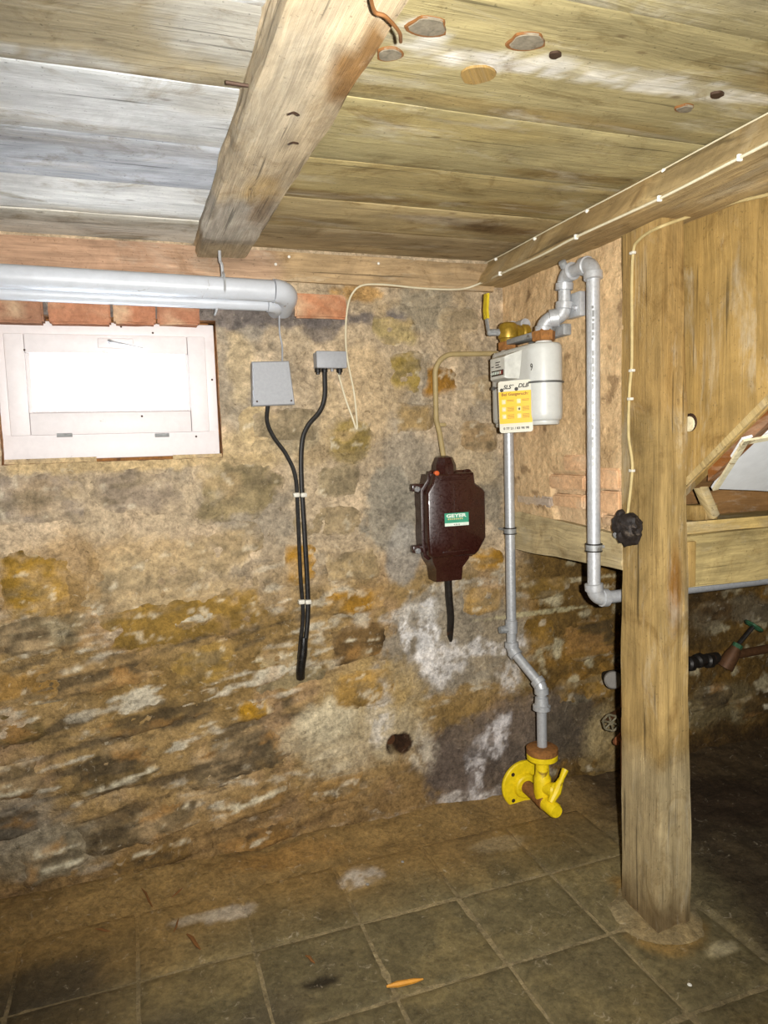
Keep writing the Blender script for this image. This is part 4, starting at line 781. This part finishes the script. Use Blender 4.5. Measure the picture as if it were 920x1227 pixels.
# inlet riser
rx = onY(611, 636, 2.335)
zi0 = onY(651, 835, yv).z; za, zb2 = onY(615, 778, 2.335).z, onY(649, 822, yv).z
mz = onY(612, 396, 2.33).z
inlet = empty('gas_riser', (vx, yv, zf2), 'galvanised gas riser pipe from the yellow valve up behind the meter', 'pipe')
mxc, myi, myo = 1.243, 2.195, 1.928
pipe_run(inlet, [(vx, yv, zf2-.005), (vx, yv, zb2), (rx.x, 2.335, za), (rx.x, 2.335, mz), (rx.x-.01, 2.19, mz)], .0185, .04)
MB().lathe([(0, .026), (.004, .033), (.02, .033), (.024, .026), (.05, .024), (.052, .019)], (vx, yv, onY(651, 851, yv).z), (0, 0, 1), 16).build('union_nut', 'galv', inlet)
MB().lathe([(0, .019), (.002, .023), (.05, .023), (.052, .019)], (rx.x, 2.335, onY(609, 756, 2.335).z-.01), (0, 0, 1), 16).build('socket', 'galv', inlet)
MB().tube([(rx.x-.02, 2.335, onY(606, 754, 2.335).z), (rx.x-.05, 2.335, onY(606, 754, 2.335).z)], [.016, .013], 10).build('plug', 'galv_dull', inlet)
def clamp(root, x, y, z, r, wall):
    MB().lathe([(-.010, r+.001), (-.010, r+.0045), (.010, r+.0045), (.010, r+.001)], (x, y, z), (0, 0, 1), 18).build('clamp_band', 'galv_dull', root)
    MB().lathe([(-.0125, r+.001), (-.0125, r+.0055), (-.0085, r+.0055), (-.0085, r+.001)], (x, y, z), (0, 0, 1), 18).build('clamp_edge', 'black_iron', root); MB().lathe([(.0085, r+.001), (.0085, r+.0055), (.0125, r+.0055), (.0125, r+.001)], (x, y, z), (0, 0, 1), 18).build('clamp_edge', 'black_iron', root)
    MB().tube([(x, y, z), wall], .005, 8).build('clamp_stud', 'galv_dull', root)
zk = onY(611, 636, 2.335).z
clp = empty('pipe_clamp', (rx.x, 2.335, zk), 'metal clamp holding the gas riser beside the fuse box', 'pipe clamp', 'gas pipe clamps'); clamp(clp, rx.x, 2.335, zk, .0185, (rx.x, YB+.01, zk))
# meter body: stadium section along y, shells, seam, connections
zm1, zm0, zsm = onY(655, 411, 1.95).z, onY(655, 504, 1.95).z, onY(655, 457, 1.93).z
def stadium(k=1., z=0., n=10, hx=.058, y0=1.918, y1=2.25, x0=mxc):
    R = hx*k; P = []
    for j in range(n+1): a = math.pi*j/n; P.append((x0+R*math.cos(a), y1-hx+R*math.sin(a), z))
    for j in range(n+1): a = math.pi+math.pi*j/n; P.append((x0+R*math.cos(a), y0+hx+R*math.sin(a), z))
    return P
mt = empty('gas_meter', (mxc, 2.10, zm0), 'pale grey two-pipe gas meter hung against the partition', 'gas meter')
MB().lofts([stadium(.88, zm1), stadium(.97, zm1-.006), stadium(1., zm1-.02), stadium(1., zsm)]).build('upper_shell', 'meter', mt, 50)
MB().lofts([stadium(1., zsm), stadium(1., zm0+.022), stadium(.97, zm0+.006), stadium(.86, zm0)]).build('lower_shell', 'meter', mt, 50)
MB().lofts([stadium(1.08, zsm-.003), stadium(1.10, zsm-.001), stadium(1.10, zsm+.001), stadium(1.08, zsm+.003)]).build('seam_flange', 'seam', mt, 50)
MB().lofts([stadium(.80, zm0-.012), stadium(.84, zm0-.008), stadium(.84, zm0+.002)]).build('base_rim', 'meter', mt, 50)
cy0, cy1 = onX(606, 440, 1.16).y, onX(587.5, 440, 1.16).y; cz1, cz0 = onX(597, 428, 1.16).z, onX(597, 455, 1.16).z
cn = MB().lofts([[(1.19, cy0-.05, cz0-.006), (1.19, cy1, cz0-.006), (1.19, cy1, cz1+.012), (1.19, cy0-.07, cz1+.012)], [(1.163, cy0, cz0), (1.163, cy1, cz0), (1.163, cy1, cz1), (1.163, cy0, cz1)], [(1.158, cy0+.004, cz0+.003), (1.158, cy1-.004, cz0+.003), (1.158, cy1-.004, cz1-.003), (1.158, cy0+.004, cz1-.003)]]).build('counter_housing', 'counter', mt, 30)
hcz = cz0+(cz1-cz0)*.28; MB().span((1.1568, cy0+.012, hcz-.008), (1.1585, cy1-.012, hcz+.010)).build('counter_window', 'dial', cn, 0)
MB().span((1.1562, cy0+.016, hcz-.005), (1.1570, cy0+.04, hcz+.007)).build('red_drum', 'dialred', cn, 0)
RX = Matrix(((0, 0, -1), (-1, 0, 0), (0, 1, 0)))   # text plane facing -x
for k in range(6): MB().span((1.1560, cy1-.016-.011*k-.006, hcz-.003), (1.1566, cy1-.016-.011*k, hcz+.006)).build('drum_digit', 'inkw', cn, 0)
for k, (a_, w_, v_) in enumerate(((.012, .016, .024), (.040, .03, .036), (.040, .024, .028), (.040, .034, .020))): MB().span((1.1572, cy1-a_-w_, hcz+v_-.002), (1.1578, cy1-a_, hcz+v_+.001)).build('print_mark', 'ink', cn, 0)
q = onX(635, 440, 1.184); text('9', .03, 'ink', mt, (1.1843, q.y, q.z-.01), RX)
MB().tube([(mxc-.068, 2.19, zsm), (mxc-.05, 2.19, zsm)], .006, 8).build('seal_bolt', 'seam', mt)
for nm, y in (('inlet_neck', myi), ('outlet_neck', myo+.045)): MB().lathe([(0, .03), (.006, .03), (.008, .026), (.02, .026)], (mxc, y, zm1-.004), (0, 0, 1), 18).build(nm, 'meter', mt)
# brass ball valve with yellow lever above the inlet
bv = empty('ball_valve', (mxc, myi, zm1+.01), 'brass ball valve with yellow lever on top of the gas meter', 'valve')
MB().lathe([(0, .028), (.002, .034), (.028, .034), (.03, .028)], (mxc, myi, zm1+.008), (0, 0, 1), 6).build('union_nut', 'rust', bv, 20)
bz = zm1+.04
MB().lathe([(0, .026), (.012, .030), (.014, .034), (.04, .037), (.046, .034), (.06, .030), (.066, .022)], (mxc, myi, bz-.004), (0, 0, 1), 20).build('valve_body', 'brass', bv)
MB().lathe([(0, .026), (.02, .03), (.05, .026), (.055, .031), (.075, .031)], (mxc, myi, bz+.03), (1, .1, 0), 16).build('side_port', 'brass', bv)
MB().lathe([(0, .012), (.05, .012), (.055, .008)], (mxc-.02, myi, bz+.03), (-1, .2, 0), 10).build('spindle', 'galv_dull', bv)
l0 = Vector((mxc-.068, myi+.012, bz+.03)); l1 = onY(582, 372, l0.y-.005); l2 = onY(583, 352, l0.y-.005); l1b = onY(583, 384, l0.y)
mb = MB()
def strap(P, w_, th): # flat bar along P, wide in y
    m_ = MB(); L = []
    for p in P: L.append([p+Vector((-th, -w_, 0)), p+Vector((th, -w_, 0)), p+Vector((th, w_, 0)), p+Vector((-th, w_, 0))])
    return m_.lofts(L)
strap([l0, l1b, l1], .008, .0022).build('lever_arm', 'galv_dull', bv, 20); strap([l1b+Vector((0, 0, .005)), l1, l2], .0125, .0042).build('lever_grip', 'yellow_lever', bv, 20)
# outlet run
x3 = 1.300
yq = onX(676, 350, x3).y; zlow2 = onX(660, 381, 1.26).z; ztop = onX(700, 321, x3).z+.004; yo = onX(711, 500, x3).y; zend = onX(712, 713, x3).z-.012
oy = myo+.045
ou = empty('gas_outlet_pipe', (mxc, oy, zm1), 'galvanised gas pipe looping over the meter, down the partition and behind the post', 'pipe')
MB().lathe([(0, .03), (.002, .036), (.03, .038), (.032, .03), (.04, .026)], (mxc, oy, zm1+.008), (0, 0, 1), 6).build('union_nut', 'rust', ou, 20)
pipe_run(ou, [(mxc, oy, zm1+.03), (mxc, oy, zlow2), (x3, yq, zlow2), (x3, yq, ztop), (x3, yo, ztop), (x3, yo, zend), (3.2, yo, zend-.004)], .0195, .036)
q = onX(683, 320, x3-.02); MB().lathe([(0, .012), (.018, .012), (.02, .008)], (x3-.02, yq-.03, ztop+.016), (-.6, -.3, .7), 8).build('vent_plug', 'galv_dull', ou)
zk = onX(712, 656, x3).z
clp = empty('pipe_clamp', (x3, yo, zk), 'metal clamp holding the gas pipe on the sill timber next to the post', 'pipe clamp', 'gas pipe clamps'); clamp(clp, x3, yo, zk, .0195, (XR+.01, yo, zk))
zz_ = 1.80
for k in range(26):   # faded lettering stamped along the pipe
    hgt = random.uniform(.006, .02)
    if k % 7 != 6: a_ = math.radians(-128+random.uniform(-3, 3)); MB().box((x3+.0193*math.cos(a_), yo+.0193*math.sin(a_), zz_-hgt/2), (.0016, .006, hgt), 0, Matrix.Rotation(a_, 3, 'Z')).build('stamp_mark', 'seam', ou, 0)
    zz_ -= hgt+.005
# bracket behind the meter
br = empty('meter_bracket', (1.32, 1.95, zm1), 'zinc meter bracket plate screwed to the partition', 'bracket')
q = onX(688, 366, 1.325); MB().box((1.33, q.y, q.z), (.022, .075, .075), .004).build('plate', 'galv', br)
MB().span((1.285, myi-.06, zlow2-.055), (1.315, q.y, zlow2-.02), .004).build('arm', 'galv_dull', br); MB().lathe([(0, .008), (.008, .008), (.01, .005)], (1.319, q.y-.015, q.z-.01), (-1, 0, 0), 6).build('screw', 'steel', br)
MB().box((1.245, (myi+oy)/2, zlow2-.045), (.05, .17, .018), .004).build('cross_bar', 'galv_dull', br)
# yellow emergency tag hanging at the meter
tw, th_ = .104, .162
n_t = Vector((-.62, -.78, 0)).normalized(); rgt = Vector((0, 0, 1)).cross(n_t).normalized(); rgt = rgt if rgt.x > 0 else -rgt
tc = onX(617.5, 487, 1.15); RTAG = Matrix((rgt, Vector((0, 0, 1)), n_t)).transposed() @ Matrix.Rotation(math.radians(1.5), 3, 'Z')
tg = empty('warning_tag', tc, 'yellow and white emergency card hanging in front of the gas meter', 'tag')
def tp(u, v, d=0): return tc + RTAG @ Vector((u, v, d))
def rrect(w_, h_, r, d, cx=0, cz=0):
    P = []
    for sx_, sy_, a0 in ((1, 1, 0), (-1, 1, 90), (-1, -1, 180), (1, -1, 270)):
        for k in range(4): a = math.radians(a0+30*k); P.append(tp(cx+sx_*(w_/2-r)+r*math.cos(a), cz+sy_*(h_/2-r)+r*math.sin(a), d))
    return P
MB().lofts([rrect(tw, th_, .008, -.0008), rrect(tw, th_, .008, .0008)]).build('card', 'tagw', tg, 30)
MB().lofts([rrect(tw*.985, th_*.62, .002, .0009, 0, -.002), rrect(tw*.985, th_*.62, .002, .0012, 0, -.002)]).build('yellow_field', 'tagy', tg, 30)
ib = .0013
for s, u, v, sz, mt_, sx_, sh in (('SLS*', -.036, .056, .0175, 'ink', 1, .3), ('DLB', .010, .058, .0175, 'ink', 1, .3), ('Bei Gasgeruch:', -.043, .035, .0125, 'inky', 1.02, 0), ('0 77 21 / 83 98 98', -.040, -.071, .0098, 'ink', .98, 0)): text(s, sz, mt_, tg, tp(u, v, ib), RTAG, 'lettering', .0002, sh, sx_, .0006 if sz > .015 else .0003, {'S': .034, 'D': .034, 'B': .084, '0': .08}[s[0]])
for u, v in ((-.041, .053), (.005, .054)): MB().lathe([(0, .006), (.0003, .006)], tp(u, v, ib), RTAG @ Vector((0, 0, 1)), 12).build('logo_dot', 'ink', tg, 0)
MB().lofts([rrect(tw*.8, .0012, .0005, ib, 0, -.056), rrect(tw*.8, .0012, .0005, ib+.0002, 0, -.056)]).build('rule', 'picto', tg, 0)
for r_ in range(3):
    for c2_ in range(2):
        u0, v0 = -.036+.047*c2_, .016-.023*r_
        pi_ = MB().lofts([rrect(.0125, .014, .002, ib, u0, v0), rrect(.0125, .014, .002, ib+.0002, u0, v0)]).build('pictogram', 'picto', tg, 0)
        MB().lofts([rrect(.006, .007, .002, ib+.0002, u0+.001, v0-.001), rrect(.006, .007, .002, ib+.0004, u0+.001, v0-.001)]).build('pictogram_mark', 'ink' if (r_, c2_) == (1, 1) else 'tagw', pi_, 0)
        for k in range(2 if r_ == 0 else 4): MB().lofts([rrect(.022, .0012, .0005, ib, u0+.021, v0+.005-.0036*k), rrect(.022, .0012, .0005, ib+.0002, u0+.021, v0+.005-.0036*k)]).build('print_line', 'inky', tg, 0)

# ================================================================== WATER VALVES BY THE POST
def handwheel(root, c, n, R, mat, spokes=5, r=.005):
    c, n = Vector(c), Vector(n).normalized(); u = n.orthogonal().normalized(); w_ = n.cross(u); m_ = MB()
    m_.tube([c+(u*math.cos(a)+w_*math.sin(a))*R*(1+.06*math.cos(6*a)) for a in (2*math.pi*k/30 for k in range(31))], r, 8, False)
    for k in range(spokes): a = 2*math.pi*k/spokes; m_.tube([c, c+(u*math.cos(a)+w_*math.sin(a))*R], r*.9, 6)
    m_.lathe([(-.006, .009), (.006, .009)], c, n, 10); return m_.build('handwheel', mat, root)
yv2 = 2.20
p1, p2, p3 = onY(732, 866, yv2), onY(736, 815, yv2), onY(738, 888, yv2)
s1 = empty('stop_valve', (p1.x+.03, yv2, p1.z), 'stop valve with small grey spoked handwheel left of the post', 'valve')
handwheel(s1, p1, (-.35, -.9, .1), .030, 'wheel', 6, .0045)
MB().tube([p1, p1+Vector((.03, .07, -.006))], .007, 8).build('stem', 'valve_brown', s1); MB().tube([p1+Vector((.02, .045, -.005)), p1+Vector((.14, .10, -.01))], .017, 12).build('bonnet', 'valve_brown', s1)
MB().tube([(p1.x+.14, p1.y+.10, -.01), p1+Vector((.14, .10, .10))], .014, 12).build('pipe_body', 'copper', s1)
MB().tube(curve([p3+Vector((.0, -.01, .012)), p3+Vector((.004, 0, -.006)), p3+Vector((.03, .04, -.02)), p1+Vector((.14, .10, -.10))]), .011, 10).build('drain_cock', 'copper', s1)
cp_ = empty('round_cap', p2, 'round grey cap behind the left edge of the post', 'cap')
MB().lathe([(0, .034), (.012, .034), (.018, .028), (.019, 0)], p2+Vector((0, .01, 0)), (-.4, -.9, 0), 20).build('cap_disc', 'lead', cp_); MB().tube([p2+Vector((.005, .012, 0)), p2+Vector((.16, .06, 0)), p2+Vector((.18, .21, 0))], .014, 10).build('cap_pipe', 'black_iron', cp_)
ya2 = 2.345
pa, pb = onY(828, 788, ya2), onY(925, 783, ya2)
wpz = (pa.z+pb.z)/2
wt = empty('water_pipe', (pa.x, ya2, wpz), 'dark brown water pipe along the stone wall right of the post', 'pipe')
MB().tube([(1.75, ya2, wpz-.006), (pa.x+.14, ya2, wpz)], .026, 14).build('pipe_length', 'black_iron', wt); MB().tube([(pa.x+.2, ya2, wpz), (3.3, ya2, wpz+.02)], .019, 12).build('pipe_length', 'valve_brown', wt)
for k in range(4): q = Vector((pa.x-.06+.05*k, ya2-.004, wpz+.004*(-1)**k)); MB().lathe([(-.02, .022), (-.012, .031), (.012, .031), (.02, .022)], q, (1, .1, .15*(-1)**k), 10).build('coupling', 'black_iron', wt)
b0, b1, b2 = onY(868, 800, ya2-.03), onY(884, 773, ya2-.045), onY(903, 750, ya2-.06)
gv = empty('slanted_valve', b0, 'brown slanted-seat valve with small green handwheel right of the post', 'valve')
MB().tube([b0, b0.lerp(b1, .55), b1], [.034, .030, .018], 12).build('valve_body', 'valve_brown', gv); MB().tube([b0.lerp(b1, .8), b0.lerp(b1, 1.05)], .021, 10).build('packing_ring', 'green_wheel', gv); MB().tube([b1, b2], .009, 8).build('stem', 'black_iron', gv)
handwheel(gv, b2, (b2-b0), .036, 'green_wheel', 5, .006)

# ================================================================== SMALL THINGS
p = onX(296, 103, .232); tag(MB().tube([p+Vector((.02, 0, 0)), p+Vector((-.035, .01, .006))], [.003, .0035], 6).build('nail', 'nail'), 'rusty nail sticking out of the ceiling beam', 'nail')
dark_n = onZ(352, 138, zb); tag(MB().tube(curve([onZ(346, 137, 2.008), onZ(352, 135, 2.004), onZ(358, 138, 2.008)], 4), .002, 5).build('nail', 'nail'), 'bent nail under the ceiling beam, middle', 'nail')
tag(MB().tube(curve([onZ(346, 173, 2.010), onZ(351, 171, 2.006), onZ(357, 172, 2.010)], 4), .002, 5).build('nail', 'nail'), 'bent nail under the ceiling beam, nearer the stone wall', 'nail')
pts = [onZ(443, -8, 2.0), onZ(449, 14, 1.998), onZ(462, 20, 1.996), onZ(478, 38, 2.0), onZ(480, 50, 2.01)]
tag(MB().tube(curve(pts, 6), .0028, 6).build('loose_cord', 'twig'), 'short brown cord hanging on the ceiling beam at the top edge', 'cord')
def fz(x, y): return float(np.max([.004, -.006+bank(np.array([x]), np.array([y]))[0]+.006]))
for (x0, y0, x1, y1, wd, r) in ((170, 1068, 183, 1090, 'by the wall foot, left one', .0035), (206, 1075, 219, 1064, 'by the wall foot, right one', .003), (208, 1114, 214, 1098, 'upright beside the pale patch', .0028), (224, 1118, 240, 1136, 'leaf-like on the paver, thickest', .006), (114, 1111, 132, 1114, 'lying flat at far left', .0035), (366, 1143, 377, 1152, 'alone on the middle paver', .0045)):
    a, b = onZ(x0, y0, .012), onZ(x1, y1, .012); za_ = max(fz(a.x, a.y), fz(b.x, b.y)); a.z = b.z = za_+r*.7
    tag(MB().tube([a, a.lerp(b, .3)+Vector((.003, 0, .001)), a.lerp(b, .7), b], [r*.4, r, r*.9, r*.3], 6).build('twig', 'twig'), 'dry brown twig on the floor, '+wd, 'twig', 'dry twigs on the floor')
a, b = onZ(463, 1182, .008), onZ(507, 1173, .008)
tag(MB().tube([a, a.lerp(b, .3), a.lerp(b, .75), b], [.003, .0075, .006, .002], 6).build('wood_chip', 'chip'), 'bright yellow wood splinter lying on a paver', 'wood chip')
for i, (px, py) in enumerate(((482, 1031), (440, 1058), (826, 1178))):
    a = onZ(px, py, .01); V = []
    m_ = MB().lathe([(0, .002), (.002, .006), (.005, .0055), (.007, .0015)], (a.x, a.y, fz(a.x, a.y)-.002), (.2, .1, 1), 7)
    tag(m_.build('mortar_crumb', 'lead' if i < 2 else 'plugw', None, 20), ('pale mortar crumb on the floor in front of the wall hole', 'pale mortar crumb beside the white floor stain', 'white pebble on the dark floor right of the post')[i], 'crumb', 'crumbs on the floor')
